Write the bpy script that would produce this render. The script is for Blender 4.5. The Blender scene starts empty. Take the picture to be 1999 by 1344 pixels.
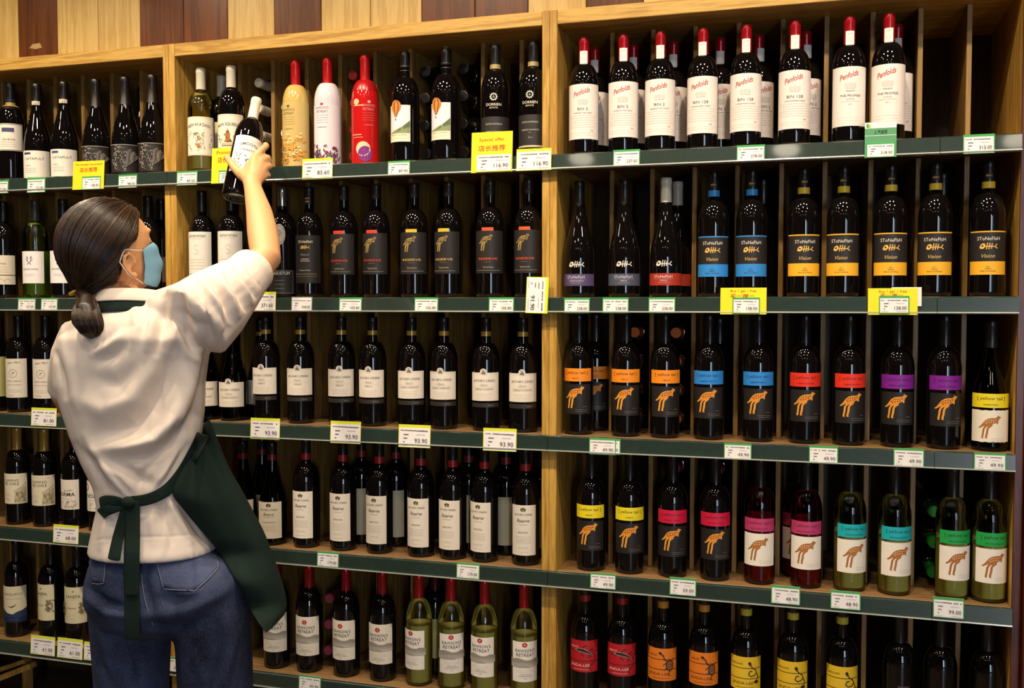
import bpy, bmesh, math, random
from math import sin, cos, pi, radians, atan2, sqrt
from mathutils import Vector, Matrix, Euler
from mathutils.bvhtree import BVHTree
from mathutils.geometry import tessellate_polygon

random.seed(7)
S = bpy.context.scene
COL = S.collection

# ------------------------------------------------------------------ camera
W, H, F = 1999.0, 1344.0, 1943.0
YAW, PITCH = 0.29593, 0.04193
CAM = Vector((0, -2.6, 1.40))
FW = Vector((-sin(YAW) * cos(PITCH), cos(YAW) * cos(PITCH), -sin(PITCH)))
RT = Vector((cos(YAW), sin(YAW), 0))
UP = RT.cross(FW)
cd = bpy.data.cameras.new('camera')
cd.sensor_width = 36.0
cd.lens = F / W * 36.0
cd.clip_start = 0.05
cam = bpy.data.objects.new('camera', cd)
COL.objects.link(cam)
cam.matrix_world = Matrix((
    (RT.x, UP.x, -FW.x, CAM.x), (RT.y, UP.y, -FW.y, CAM.y), (RT.z, UP.z, -FW.z, CAM.z), (0, 0, 0, 1)))
S.camera = cam

def at(u, v, y):
    """photo pixel -> point on the plane at depth y (y = 0 is the shelf front)"""
    d = FW + RT * ((u - W / 2) / F) - UP * ((v - H / 2) / F)
    return CAM + d * ((y - CAM.y) / d.y)

def pix(p):
    d = Vector(p) - CAM
    z = d.dot(FW)
    return W / 2 + F * d.dot(RT) / z, H / 2 - F * d.dot(UP) / z

def x_at(u, y, z):
    v = 600.0
    for _ in range(6):
        p = at(u, v, y)
        v = pix((p.x, y, z))[1]
    return at(u, v, y).x

# ------------------------------------------------------------------ light
S.view_settings.view_transform = 'Standard'
S.view_settings.look = 'None'
S.view_settings.gamma = 1.0
S.view_settings.use_curve_mapping = False
S.view_settings.exposure = -0.2
w = bpy.data.worlds.new('world'); S.world = w; w.use_nodes = True
w.node_tree.nodes['Background'].inputs[0].default_value = (1.0, 0.72, 0.45, 1)
w.node_tree.nodes['Background'].inputs[1].default_value = 0.02

def lamp(x, y, z, power, size, color=(1.0, 0.83, 0.60), aim=None, spread=150):
    l = bpy.data.lights.new('ceiling_lamp', 'AREA')
    l.shape = 'DISK'; l.size = size; l.energy = power; l.color = color; l.spread = radians(spread)
    o = bpy.data.objects.new('ceiling_lamp', l); COL.objects.link(o)
    o.location = (x, y, z)
    d = (Vector(aim) - Vector((x, y, z))) if aim else Vector((0, 0, -1))
    o.rotation_euler = d.to_track_quat('-Z', 'Y').to_euler()
    return o

# assumed track spots close to the shelf wall, washing it from above
for i, x in enumerate((-2.75, -2.2, -1.65, -1.1, -0.55, 0.0, 0.55)):
    lamp(x, -0.78, 2.80, 6.8, 0.07, aim=(x + 0.03, -0.05, 0.95), spread=105)
# assumed downlights over the aisle, added as fill and dots in the glass
for y, n, x0, dx, pw, sz in ((-1.7, 4, -2.75, 1.3, 5.6, 0.16), (-2.7, 3, -2.0, 1.5, 3.4, 0.15), (-4.2, 3, -1.6, 1.4, 2.6, 0.17)):
    for i in range(n):
        lamp(x0 + i * dx, y, 3.1, pw, sz, aim=(x0 + i * dx, y + 1.1, 0.0), spread=120, color=(1.0, 0.86, 0.66))

# ------------------------------------------------------------------ materials
MATS = {}
def srgb(h):
    h = h.lstrip('#')
    c = [int(h[i:i + 2], 16) / 255 for i in (0, 2, 4)]
    return [x / 12.92 if x <= 0.04045 else ((x + 0.055) / 1.055) ** 2.4 for x in c]

def bsdf(name):
    m = bpy.data.materials.new(name); m.use_nodes = True
    nt = m.node_tree
    return m, nt, nt.nodes['Principled BSDF']

def plain(name, hexc, rough=0.6, metal=0.0, spec=0.5, var=0.10, coat=0.0, scale=40.0, bump=0.0):
    """one colour with a faint noise in it"""
    if name in MATS: return MATS[name]
    m, nt, b = bsdf(name)
    c = srgb(hexc)
    tc = nt.nodes.new('ShaderNodeTexCoord')
    n = nt.nodes.new('ShaderNodeTexNoise'); n.inputs['Scale'].default_value = scale
    n.inputs['Detail'].default_value = 3
    nt.links.new(tc.outputs['Object'], n.inputs['Vector'])
    r = nt.nodes.new('ShaderNodeMix'); r.data_type = 'RGBA'
    r.inputs[6].default_value = [x * (1 - var) for x in c] + [1]
    r.inputs[7].default_value = [min(1, x * (1 + var)) for x in c] + [1]
    nt.links.new(n.outputs['Fac'], r.inputs[0])
    nt.links.new(r.outputs[2], b.inputs['Base Color'])
    b.inputs['Roughness'].default_value = rough
    b.inputs['Metallic'].default_value = metal
    b.inputs['Specular IOR Level'].default_value = spec
    b.inputs['Coat Weight'].default_value = coat
    b.inputs['Coat Roughness'].default_value = 0.05
    if bump:
        bp = nt.nodes.new('ShaderNodeBump'); bp.inputs['Strength'].default_value = bump
        bp.inputs['Distance'].default_value = 0.002
        nt.links.new(n.outputs['Fac'], bp.inputs['Height'])
        nt.links.new(bp.outputs['Normal'], b.inputs['Normal'])
    MATS[name] = m
    return m

def ink(hexc, rough=0.55, metal=0.0):
    return plain('ink_' + hexc.strip('#') + ('_foil' if metal else ''), hexc, rough, metal, 0.4, 0.06)

def wood(name, dark, light, axis, fine=1.0, rough=0.45, coat=0.0, island=0.0):
    """long grain along one axis: stretched noise twice, fine pores on top"""
    if name in MATS: return MATS[name]
    m, nt, b = bsdf(name)
    tc = nt.nodes.new('ShaderNodeTexCoord')
    oi = nt.nodes.new('ShaderNodeObjectInfo')
    add = nt.nodes.new('ShaderNodeVectorMath'); add.operation = 'ADD'
    mul = nt.nodes.new('ShaderNodeVectorMath'); mul.operation = 'SCALE'; mul.inputs[3].default_value = 9.0
    comb = nt.nodes.new('ShaderNodeCombineXYZ')
    for i in range(3): nt.links.new(oi.outputs['Random'], comb.inputs[i])
    nt.links.new(comb.outputs[0], mul.inputs[0])
    nt.links.new(tc.outputs['Object'], add.inputs[0]); nt.links.new(mul.outputs[0], add.inputs[1])
    mp = nt.nodes.new('ShaderNodeMapping')
    sc = [14.0 * fine] * 3; sc[axis] = 0.9 * fine
    mp.inputs['Scale'].default_value = sc
    nt.links.new(add.outputs[0], mp.inputs['Vector'])
    n1 = nt.nodes.new('ShaderNodeTexNoise'); n1.inputs['Scale'].default_value = 1.6
    n1.inputs['Detail'].default_value = 4; n1.inputs['Distortion'].default_value = 1.2
    nt.links.new(mp.outputs[0], n1.inputs['Vector'])
    wv = nt.nodes.new('ShaderNodeMath'); wv.operation = 'MULTIPLY'; wv.inputs[1].default_value = 26.0
    nt.links.new(n1.outputs['Fac'], wv.inputs[0])
    sn = nt.nodes.new('ShaderNodeMath'); sn.operation = 'SINE'; nt.links.new(wv.outputs[0], sn.inputs[0])
    n2 = nt.nodes.new('ShaderNodeTexNoise'); n2.inputs['Scale'].default_value = 22.0
    n2.inputs['Detail'].default_value = 2
    nt.links.new(mp.outputs[0], n2.inputs['Vector'])
    mx = nt.nodes.new('ShaderNodeMath'); mx.operation = 'MULTIPLY_ADD'
    mx.inputs[1].default_value = 0.22; nt.links.new(sn.outputs[0], mx.inputs[0])
    nt.links.new(n2.outputs['Fac'], mx.inputs[2])
    rp = nt.nodes.new('ShaderNodeValToRGB')
    rp.color_ramp.elements[0].position = 0.22; rp.color_ramp.elements[1].position = 0.78
    rp.color_ramp.elements[0].color = srgb(dark) + [1]; rp.color_ramp.elements[1].color = srgb(light) + [1]
    nt.links.new(mx.outputs[0], rp.inputs[0])
    hs = nt.nodes.new('ShaderNodeHueSaturation')
    vr = nt.nodes.new('ShaderNodeMapRange'); vr.inputs[3].default_value = 1 - island; vr.inputs[4].default_value = 1 + island
    nt.links.new(oi.outputs['Random'], vr.inputs[0]); nt.links.new(vr.outputs[0], hs.inputs['Value'])
    nt.links.new(rp.outputs[0], hs.inputs['Color'])
    nt.links.new(hs.outputs[0], b.inputs['Base Color'])
    b.inputs['Roughness'].default_value = rough
    b.inputs['Coat Weight'].default_value = coat; b.inputs['Coat Roughness'].default_value = 0.25
    bp = nt.nodes.new('ShaderNodeBump'); bp.inputs['Strength'].default_value = 0.15; bp.inputs['Distance'].default_value = 0.001
    nt.links.new(mx.outputs[0], bp.inputs['Height']); nt.links.new(bp.outputs[0], b.inputs['Normal'])
    MATS[name] = m
    return m

def clear_glass(name, tint, gloss=0.03):
    """thin coloured glass: tinted see-through with a fresnel reflection"""
    if name in MATS: return MATS[name]
    m = bpy.data.materials.new(name); m.use_nodes = True
    nt = m.node_tree; nt.nodes.clear()
    out = nt.nodes.new('ShaderNodeOutputMaterial')
    tr = nt.nodes.new('ShaderNodeBsdfTransparent'); tr.inputs[0].default_value = srgb(tint) + [1]
    gl = nt.nodes.new('ShaderNodeBsdfGlossy'); gl.inputs['Roughness'].default_value = gloss
    fr = nt.nodes.new('ShaderNodeFresnel'); fr.inputs[0].default_value = 1.5
    mx = nt.nodes.new('ShaderNodeMixShader')
    nt.links.new(fr.outputs[0], mx.inputs[0]); nt.links.new(tr.outputs[0], mx.inputs[1]); nt.links.new(gl.outputs[0], mx.inputs[2])
    nt.links.new(mx.outputs[0], out.inputs[0])
    MATS[name] = m
    return m

def emit(name, color, strength):
    if name in MATS: return MATS[name]
    m = bpy.data.materials.new(name); m.use_nodes = True
    nt = m.node_tree; nt.nodes.clear()
    out = nt.nodes.new('ShaderNodeOutputMaterial'); e = nt.nodes.new('ShaderNodeEmission')
    e.inputs[0].default_value = list(color) + [1]; e.inputs[1].default_value = strength
    nt.links.new(e.outputs[0], out.inputs[0])
    MATS[name] = m
    return m

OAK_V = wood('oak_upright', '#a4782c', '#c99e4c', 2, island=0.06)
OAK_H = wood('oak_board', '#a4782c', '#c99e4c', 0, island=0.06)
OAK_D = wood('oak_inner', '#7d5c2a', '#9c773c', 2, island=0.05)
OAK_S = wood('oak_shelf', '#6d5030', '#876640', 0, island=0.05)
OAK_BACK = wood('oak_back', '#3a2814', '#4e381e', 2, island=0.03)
PLANK_L = wood('maple_plank', '#ba9450', '#cfac68', 2, fine=0.7, rough=0.32, coat=0.15, island=0.05)
PLANK_D = wood('cherry_plank', '#522a0e', '#6c3a16', 2, fine=0.7, rough=0.30, coat=0.2, island=0.08)
POST_RED = wood('red_post', '#3a150c', '#50200f', 2, rough=0.35)
RAIL = plain('rail_green', '#28352f', 0.26, 0, 0.5, 0.2, coat=0.7, scale=60)
RAIL_LIP = plain('rail_clear_lip', '#b9bcb2', 0.22, 0.35, 0.6, 0.05)
DARK_GLASS = plain('dark_glass', '#0c0909', 0.015, 0, 0.5, 0.05)
OLIVE_GLASS = clear_glass('olive_glass', '#6b682c')

# ------------------------------------------------------------------ mesh helpers
def mk(name, verts, faces, mats, parent=None, idx=None, smooth=False, sharp=None):
    me = bpy.data.meshes.new(name)
    me.from_pydata([tuple(v) for v in verts], [], faces)
    for m in (mats if isinstance(mats, (list, tuple)) else [mats]): me.materials.append(m)
    if idx: me.polygons.foreach_set('material_index', idx)
    if smooth:
        me.polygons.foreach_set('use_smooth', [True] * len(faces))
        if sharp: me.set_sharp_from_angle(angle=radians(sharp))
    me.update()
    return ob(name, me, parent)

def ob(name, data, parent=None, loc=None, rot=None):
    o = bpy.data.objects.new(name, data); COL.objects.link(o)
    if parent: o.parent = parent
    if loc is not None: o.location = loc
    if rot is not None: o.rotation_euler = rot
    return o

def tag(o, label=None, cat=None, group=None, kind=None):
    if label: o['label'] = label
    if cat: o['category'] = cat
    if group: o['group'] = group
    if kind: o['kind'] = kind
    return o

def box_data(x0, y0, z0, x1, y1, z1, bev=0.0):
    bm = bmesh.new()
    bmesh.ops.create_cube(bm, size=1)
    for v in bm.verts:
        v.co = Vector(((x0 + x1) / 2 + v.co.x * (x1 - x0), (y0 + y1) / 2 + v.co.y * (y1 - y0), (z0 + z1) / 2 + v.co.z * (z1 - z0)))
    if bev:
        bmesh.ops.bevel(bm, geom=bm.edges[:], offset=bev, segments=1, affect='EDGES', profile=0.5)
    me = bpy.data.meshes.new('box'); bm.to_mesh(me); bm.free()
    return me

def box(name, x0, y0, z0, x1, y1, z1, mat, parent=None, bev=0.0015):
    me = box_data(x0, y0, z0, x1, y1, z1, bev); me.name = name
    me.materials.append(mat)
    return ob(name, me, parent)

def lathe(prof, seg=28):
    """prof: (r, z) from bottom to top, first and last on the axis"""
    vs, fs = [], []
    rings = []
    for r, z in prof:
        if r < 1e-6:
            rings.append([len(vs)]); vs.append((0, 0, z))
        else:
            rings.append(list(range(len(vs), len(vs) + seg)))
            vs += [(r * sin(2 * pi * k / seg), -r * cos(2 * pi * k / seg), z) for k in range(seg)]
    for a, b in zip(rings[:-1], rings[1:]):
        for k in range(seg):
            k2 = (k + 1) % seg
            if len(a) == 1 and len(b) > 1: fs.append((a[0], b[k2], b[k]))
            elif len(b) == 1 and len(a) > 1: fs.append((a[k], a[k2], b[0]))
            elif len(a) > 1: fs.append((a[k], a[k2], b[k2], b[k]))
    return vs, fs
# ------------------------------------------------------------------ the room
SHELF = {1: 1.795, 2: 1.414, 3: 1.040, 4: 0.669, 5: 0.293}
TOPZ = 2.14
DEPTH = 0.46

floor = mk('floor', [(-5, -7, 0), (4, -7, 0), (4, 0.5, 0), (-5, 0.5, 0)], [(0, 1, 2, 3)],
           plain('floor_tile', '#6b5a48', 0.35, 0, 0.5, 0.2, scale=6)); tag(floor, kind='structure')
ceil = mk('ceiling', [(-5, -7, 3.3), (-5, 0.5, 3.3), (4, 0.5, 3.3), (4, -7, 3.3)], [(0, 1, 2, 3)],
          plain('ceiling_paint', '#3a3028', 0.8, 0, 0.3, 0.1, scale=4)); tag(ceil, kind='structure')
wm = plain('room_paint', '#4a3828', 0.7, 0, 0.3, 0.1, scale=3)
for nm, q in (('wall_left', [(-5, -7, 0), (-5, 0.5, 0), (-5, 0.5, 3.3), (-5, -7, 3.3)]),
              ('wall_right', [(4, 0.5, 0), (4, -7, 0), (4, -7, 3.3), (4, 0.5, 3.3)]),
              ('wall_front', [(4, -7, 0), (-5, -7, 0), (-5, -7, 3.3), (4, -7, 3.3)])):
    tag(mk(nm, q, [(0, 1, 2, 3)], wm), kind='structure')
# assumed tall glowing panes behind the camera, added for streaks in the glass
for i, (x0, x1, col, st) in enumerate(((1.9, 2.3, (0.86, 0.92, 1.0), 30.0), (3.05, 3.35, (0.36, 0.62, 1.0), 22.0))):
    fr = box('window_%d' % (i + 1), x0 - 0.06, -6.99, 0.2, x1 + 0.06, -6.93, 2.5, OAK_V); tag(fr, kind='structure')
    mk('window_pane', [(x0, -6.92, 0.26), (x1, -6.92, 0.26), (x1, -6.92, 2.44), (x0, -6.92, 2.44)], [(3, 2, 1, 0)],
       emit('daylight_%d' % i, col, st), fr)

# wall above the shelving: vertical planks, two tones
wb = box('wall_back', -5, 0.47, 0, 4, 0.5, 3.3, plain('wall_core', '#2a1a10', 0.8), bev=0); tag(wb, kind='structure')
PY = 0.06
edges_px = (-45, 35, 111, 191, 273, 358, 444, 535, 627, 723, 823, 927, 1031, 1144, 1256, 1372, 1495)
tones = 'LDLLDDLDLLDDLDLL'
ex = [at(u, 20, PY).x for u in edges_px]
st = ex[1] - ex[0]
ex = [ex[0] - st * k for k in (3, 2, 1)] + ex + [ex[-1] + 0.157 * k for k in range(1, 11)]
tones = 'DLD' + tones + 'DDLDLLDDLD'
for a, b, t in zip(ex[:-1], ex[1:], tones):
    box('plank', a + 0.0008, PY, 2.19, b - 0.0008, PY + 0.016, 3.29, PLANK_L if t == 'L' else PLANK_D, wb, bev=0.0012)
# the light scar on one dark plank
mk('scuff', [tuple(at(u, v, PY - 0.0008)) for u, v in ((57, 94), (64, 86), (78, 84), (82, 93), (70, 96))], [(0, 1, 2, 3, 4)],
   plain('scuff_wood', '#a98655', 0.7), wb)

# ------------------------------------------------------------------ shelving bays
def bay(label, xl, xr, divs, rail_cuts, right_rail_over, endmat=None):
    """xl, xr: inner faces of the two sides"""
    t = 0.0205
    root = ob('wine_shelving', None, None, ((xl + xr) / 2, 0, 0))
    tag(root, label, 'shelving', 'oak wine shelving bays')
    ox = root.location.x
    def bx(name, x0, y0, z0, x1, y1, z1, m, par=root, bev=0.0015):
        o = box(name, x0 - ox, y0, z0, x1 - ox, y1, z1, m, None, bev)
        o.parent = par
        return o
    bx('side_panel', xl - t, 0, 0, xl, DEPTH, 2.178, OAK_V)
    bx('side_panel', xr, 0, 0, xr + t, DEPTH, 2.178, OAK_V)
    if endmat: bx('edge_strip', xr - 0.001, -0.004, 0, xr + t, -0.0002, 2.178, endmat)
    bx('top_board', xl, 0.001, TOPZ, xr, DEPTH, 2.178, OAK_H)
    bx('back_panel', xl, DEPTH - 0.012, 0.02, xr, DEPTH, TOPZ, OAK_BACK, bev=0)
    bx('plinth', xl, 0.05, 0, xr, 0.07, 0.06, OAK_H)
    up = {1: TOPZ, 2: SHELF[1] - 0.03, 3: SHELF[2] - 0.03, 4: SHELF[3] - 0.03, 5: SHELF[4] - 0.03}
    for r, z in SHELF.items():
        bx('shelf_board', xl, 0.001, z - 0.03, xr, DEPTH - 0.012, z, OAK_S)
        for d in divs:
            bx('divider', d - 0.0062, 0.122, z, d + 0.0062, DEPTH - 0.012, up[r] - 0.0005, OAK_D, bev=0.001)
        cuts = [xl - t - 0.0002] + [c for c in rail_cuts] + [xr + (t if right_rail_over else 0)]
        for a, b in zip(cuts[:-1], cuts[1:]):
            a += 0.0006; b -= 0.0006
            zb = z - 0.041
            # channel: tilted face with a turned top edge and a bright lip below
            sec = [(-0.004, zb + 0.001), (-0.0165, zb + 0.001), (-0.0135, zb + 0.0385), (-0.010, zb + 0.041), (-0.001, zb + 0.041), (-0.001, zb + 0.001)]
            vs = [(xx - ox, yy, zz) for xx in (a, b) for yy, zz in sec]
            n = len(sec)
            fs = [(k, (k + 1) % n, n + (k + 1) % n, n + k) for k in range(n)] + [tuple(range(n))[::-1], tuple(range(n, 2 * n))]
            rl = mk('price_rail', vs, fs, RAIL, root)
            sec = [(-0.0165, zb + 0.003), (-0.0215, zb + 0.0038), (-0.0222, zb + 0.0010), (-0.0165, zb - 0.0012), (-0.004, zb - 0.0012), (-0.004, zb + 0.0008)]
            vs = [(xx - ox, yy, zz) for xx in (a, b) for yy, zz in sec]
            n = len(sec)
            fs = [(k, (k + 1) % n, n + (k + 1) % n, n + k) for k in range(n)] + [tuple(range(n))[::-1], tuple(range(n, 2 * n))]
            mk('rail_lip', vs, fs, RAIL_LIP, rl)
            vs = [(xx - ox, yy, zz) for xx in (a, b) for yy, zz in ((-0.0172, zb + 0.0055), (-0.0166, zb + 0.0065), (-0.0142, zb + 0.0372), (-0.0148, zb + 0.0365))]
    return root

bayL = bay('oak wine shelving bay behind the woman\'s head and left arm', -3.03, -1.8965, (-2.95, -2.84, -2.73, -2.62, -2.51, -2.402, -2.292, -2.18, -2.067), (), True)
bayC = bay('oak wine shelving bay the woman reaches into', -1.855, -0.7085, (-1.71, -1.594, -1.478, -1.367, -1.253, -1.141, -1.03, -0.917, -0.802), (), True)
bayR = bay('oak wine shelving bay with two empty slots on its top shelf', -0.667, 0.457, (-0.542, -0.430, -0.316, -0.203, -0.090, 0.019, 0.131, 0.244, 0.357), (0.279,), False, POST_RED)
pr = box('trim_1', 0.4785, -0.03, 0, 0.56, DEPTH, 2.6, POST_RED); tag(pr, kind='structure')
# slanted slats of the open rack under the lowest shelf of the first bay
rk = ob('bottle_rack', None, None, (-2.55, 0.16, 0.0))
tag(rk, 'pale wooden slanted slats of the open rack under the lowest shelf', 'rack')
def slat(p, q, wdt, dep):
    p, q = Vector(p), Vector(q); d = (q - p).normalized(); n = Vector((-d.z, 0, d.x)) * wdt / 2
    vs = [c + s * n + Vector((0, e, 0)) for e in (0, dep) for c, s in ((p, -1), (q, -1), (q, 1), (p, 1))]
    mk('slat', [v - rk.location for v in vs], [(0, 1, 2, 3), (7, 6, 5, 4), (0, 4, 5, 1), (1, 5, 6, 2), (2, 6, 7, 3), (3, 7, 4, 0)], OAK_V, rk)
slat(at(-70, 1352, 0.1), at(58, 1302, 0.1), 0.018, 0.03)
slat(at(-70, 1332, 0.131), at(48, 1292, 0.131), 0.014, 0.03)
P = at(47, 1300, 0.165); slat((P.x, 0.165, 0.0), (P.x, 0.165, 0.26), 0.018, 0.03)
# ------------------------------------------------------------------ printed matter
TEXT = {}
_dg = None
def text_mesh(s, shear=0.0, bold=0.0):
    """glyph triangles scaled so the string's box is 1 high; cached"""
    k = (s, shear, bold)
    if k in TEXT: return TEXT[k]
    c = bpy.data.curves.new('t', 'FONT'); c.body = s; c.resolution_u = 2
    c.shear = shear; c.offset = bold; c.fill_mode = 'FRONT'
    o = bpy.data.objects.new('t', c)
    dg = bpy.context.evaluated_depsgraph_get()
    me = o.to_mesh()
    vs = [(v.co.x, v.co.y) for v in me.vertices]; fs = [tuple(p.vertices) for p in me.polygons]
    o.to_mesh_clear(); bpy.data.objects.remove(o); bpy.data.curves.remove(c)
    if not vs: vs, fs = [(0, 0), (1, 0), (1, 1)], [(0, 1, 2)]
    x0 = min(v[0] for v in vs); x1 = max(v[0] for v in vs); y0 = min(v[1] for v in vs); y1 = max(v[1] for v in vs)
    h = max(1e-4, y1 - y0)
    TEXT[k] = ([((x - (x0 + x1) / 2) / h, (y - (y0 + y1) / 2) / h) for x, y in vs], fs, (x1 - x0) / h)
    return TEXT[k]

KANG = [(160, 14), (152, 20), (143, 30), (137, 44), (139, 58), (134, 66), (127, 54), (112, 58), (99, 64), (97, 80), (80, 92), (71, 104), (67, 140), (60, 168), (64, 177),
        (52, 178), (50, 168), (56, 138), (60, 104), (70, 88), (66, 82), (51, 92), (43, 108), (37, 150), (33, 170), (36, 178), (24, 178), (23, 170), (28, 146), (32, 108), (44, 84),
        (46, 73), (30, 86), (12, 97), (0, 99), (2, 95), (18, 83), (33, 62), (47, 42), (68, 28), (94, 22), (118, 22), (133, 13), (137, 0), (142, 8), (150, 8)]

class Print:
    """flat artwork in metres: x along the surface, z up; wrapped on a bottle or laid on a card"""
    def __init__(self):
        self.v, self.f, self.m, self.mats = [], [], [], []
        self.lay = 0
    def mi(self, col):
        m = col if not isinstance(col, str) else ink(col)
        if m not in self.mats: self.mats.append(m)
        return self.mats.index(m)
    def add(self, pts, faces, col, lay=None):
        b = len(self.v); l = self.lay if lay is None else lay
        self.v += [(p[0], p[1], l) for p in pts]
        self.f += [tuple(b + i for i in f) for f in faces]
        self.m += [self.mi(col)] * len(faces)
        self.lay += 1
    def rect(self, x0, z0, x1, z1, col):
        n = max(1, int(abs(x1 - x0) / 0.006))
        pts = [(x0 + (x1 - x0) * i / n, z) for i in range(n + 1) for z in (z0, z1)]
        self.add(pts, [(2 * i, 2 * i + 2, 2 * i + 3, 2 * i + 1) for i in range(n)], col)
    def poly(self, pts, col):
        self.add(pts, [tuple(t) for t in tessellate_polygon([[Vector((p[0], p[1], 0)) for p in pts]])], col)
    def ell(self, cx, cz, rx, rz, col, n=18):
        self.add([(cx + rx * cos(2 * pi * k / n), cz + rz * sin(2 * pi * k / n)) for k in range(n)], [(0, k, k + 1) for k in range(1, n - 1)], col)
    def ring(self, cx, cz, r0, r1, col, n=24, sq=1.0):
        pts = [(cx + r * cos(2 * pi * k / n), cz + sq * r * sin(2 * pi * k / n)) for k in range(n) for r in (r0, r1)]
        self.add(pts, [(2 * k, 2 * k + 1, (2 * k + 3) % (2 * n), (2 * k + 2) % (2 * n)) for k in range(n)], col)
    def stroke(self, pts, wd, col):
        L, q = len(pts), []
        for i, p in enumerate(pts):
            a, b = pts[max(0, i - 1)], pts[min(L - 1, i + 1)]
            dx, dz = b[0] - a[0], b[1] - a[1]; d = sqrt(dx * dx + dz * dz) or 1
            q += [(p[0] - dz / d * wd / 2, p[1] + dx / d * wd / 2), (p[0] + dz / d * wd / 2, p[1] - dx / d * wd / 2)]
        self.add(q, [(2 * i, 2 * i + 1, 2 * i + 3, 2 * i + 2) for i in range(L - 1)], col)
    def text(self, s, cx, cz, h, col, w=None, shear=0.0, rot=0.0, bold=0.0, arc=0.0):
        vs, fs, asp = text_mesh(s, shear, bold)
        kx = h if w is None else w / asp
        c, sn = cos(radians(rot)), sin(radians(rot))
        hw = kx * asp / 2
        pts = []
        for x, z in vs:
            x *= kx; z *= h
            if arc: z += arc * (1 - (x / hw) ** 2)
            pts.append((cx + c * x - sn * z, cz + sn * x + c * z))
        self.add(pts, fs, col)
    def lines(self, cx, z0, n, gap, wd, col, th=0.0006, jit=0.12, seed=1):
        rr = random.Random(seed)
        for i in range(n):
            k = wd * (1 - jit * rr.random())
            self.rect(cx - k / 2, z0 - gap * i, cx + k / 2, z0 - gap * i + th, col)
    def kang(self, cx, cz, wdt, col, dark=None, edge=None):
        s = wdt / 160
        P = [(cx + (x - 80) * s, cz - (y - 89) * s) for x, y in KANG]
        self.poly(P, col)
        if edge:
            self.stroke(P + [P[0]], wdt * 0.018, edge)
        if dark:
            for x, y in ((48, 54), (60, 44), (74, 38), (90, 36), (106, 36), (122, 32), (58, 62), (74, 55), (92, 52), (108, 50)):
                self.ell(cx + (x - 80) * s, cz - (y - 89) * s, 4.5 * s, 3.4 * s, dark, 8)
    def fish(self, cx, cz, wd, col, bg):
        s = wd / 100
        p = lambda x, z: (cx + (x - 50) * s, cz + z * s)
        self.poly([p(*q) for q in ((0, -8), (4, -16), (20, -17), (30, -8), (34, 4), (30, 15), (18, 17), (7, 8))], col)
        self.ell(cx - 33 * s, cz + 1 * s, 5.5 * s, 6 * s, bg, 12)
        self.stroke([p(28, -4), (p(60, -1)), p(92, -6)], 5 * s, col)
        for x, a in ((42, 20), (55, 19), (68, 16)):
            self.stroke([p(x - 3, -a), p(x, 0), p(x + 3, a)], 5.5 * s, col)
        self.stroke([p(98, 12), p(86, -2), p(100, -15)], 6 * s, col)
    def wrap(self, name, R, parent=None, zoff=0.0, prof=None):
        bm = bmesh.new()
        me0 = bpy.data.meshes.new('tmp')
        me0.from_pydata([(x, -l * 0.00006 - 0.0003, z + zoff) for x, z, l in self.v], [], self.f)
        me0.polygons.foreach_set('material_index', self.m)
        bm.from_mesh(me0); bpy.data.meshes.remove(me0)
        if R:
            xs = [v.co.x for v in bm.verts]
            k = math.floor(min(xs) / 0.008) + 1
            while k * 0.008 < max(xs):
                x = k * 0.008
                bmesh.ops.bisect_plane(bm, geom=bm.verts[:] + bm.edges[:] + bm.faces[:], plane_co=(x, 0, 0), plane_no=(1, 0, 0), dist=1e-6)
                k += 1
            for v in bm.verts:
                a = v.co.x / R; r = (prof_r(prof, v.co.z) + 0.0003 if prof else R) - v.co.y
                v.co = Vector((r * sin(a), -r * cos(a), v.co.z))
        me = bpy.data.meshes.new(name); bm.to_mesh(me); bm.free()
        for m in self.mats: me.materials.append(m)
        return ob(name, me, parent)

def patch_data(R, a0, a1, z0, z1, off, mat, wavy=False, point=0.0):
    n = max(4, int((a1 - a0) / 0.13))
    vs = []
    rr = random.Random(3)
    for i in range(n + 1):
        a = a0 + (a1 - a0) * i / n
        dz = (rr.random() - 0.5) * 0.0016 if wavy else 0
        zb = z0 + (point * (1 - abs(2 * i / n - 1)) * -1 if point else 0)
        for z, r in ((zb + dz, R + off * 0.2), (zb + dz, R + off), (z1 + dz, R + off), (z1 + dz, R + off * 0.2)):
            vs.append((r * sin(a), -r * cos(a), z))
    fs = [(4 * i + k, 4 * i + 4 + k, 4 * i + 5 + k, 4 * i + 1 + k) for i in range(n) for k in (0, 1, 2)]
    fs += [(0, 1, 2, 3), (4 * n + 3, 4 * n + 2, 4 * n + 1, 4 * n)]
    me = bpy.data.meshes.new('label'); me.from_pydata(vs, [], fs); me.materials.append(mat)
    me.polygons.foreach_set('use_smooth', [True] * len(fs)); me.set_sharp_from_angle(angle=radians(40))
    return me

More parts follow.
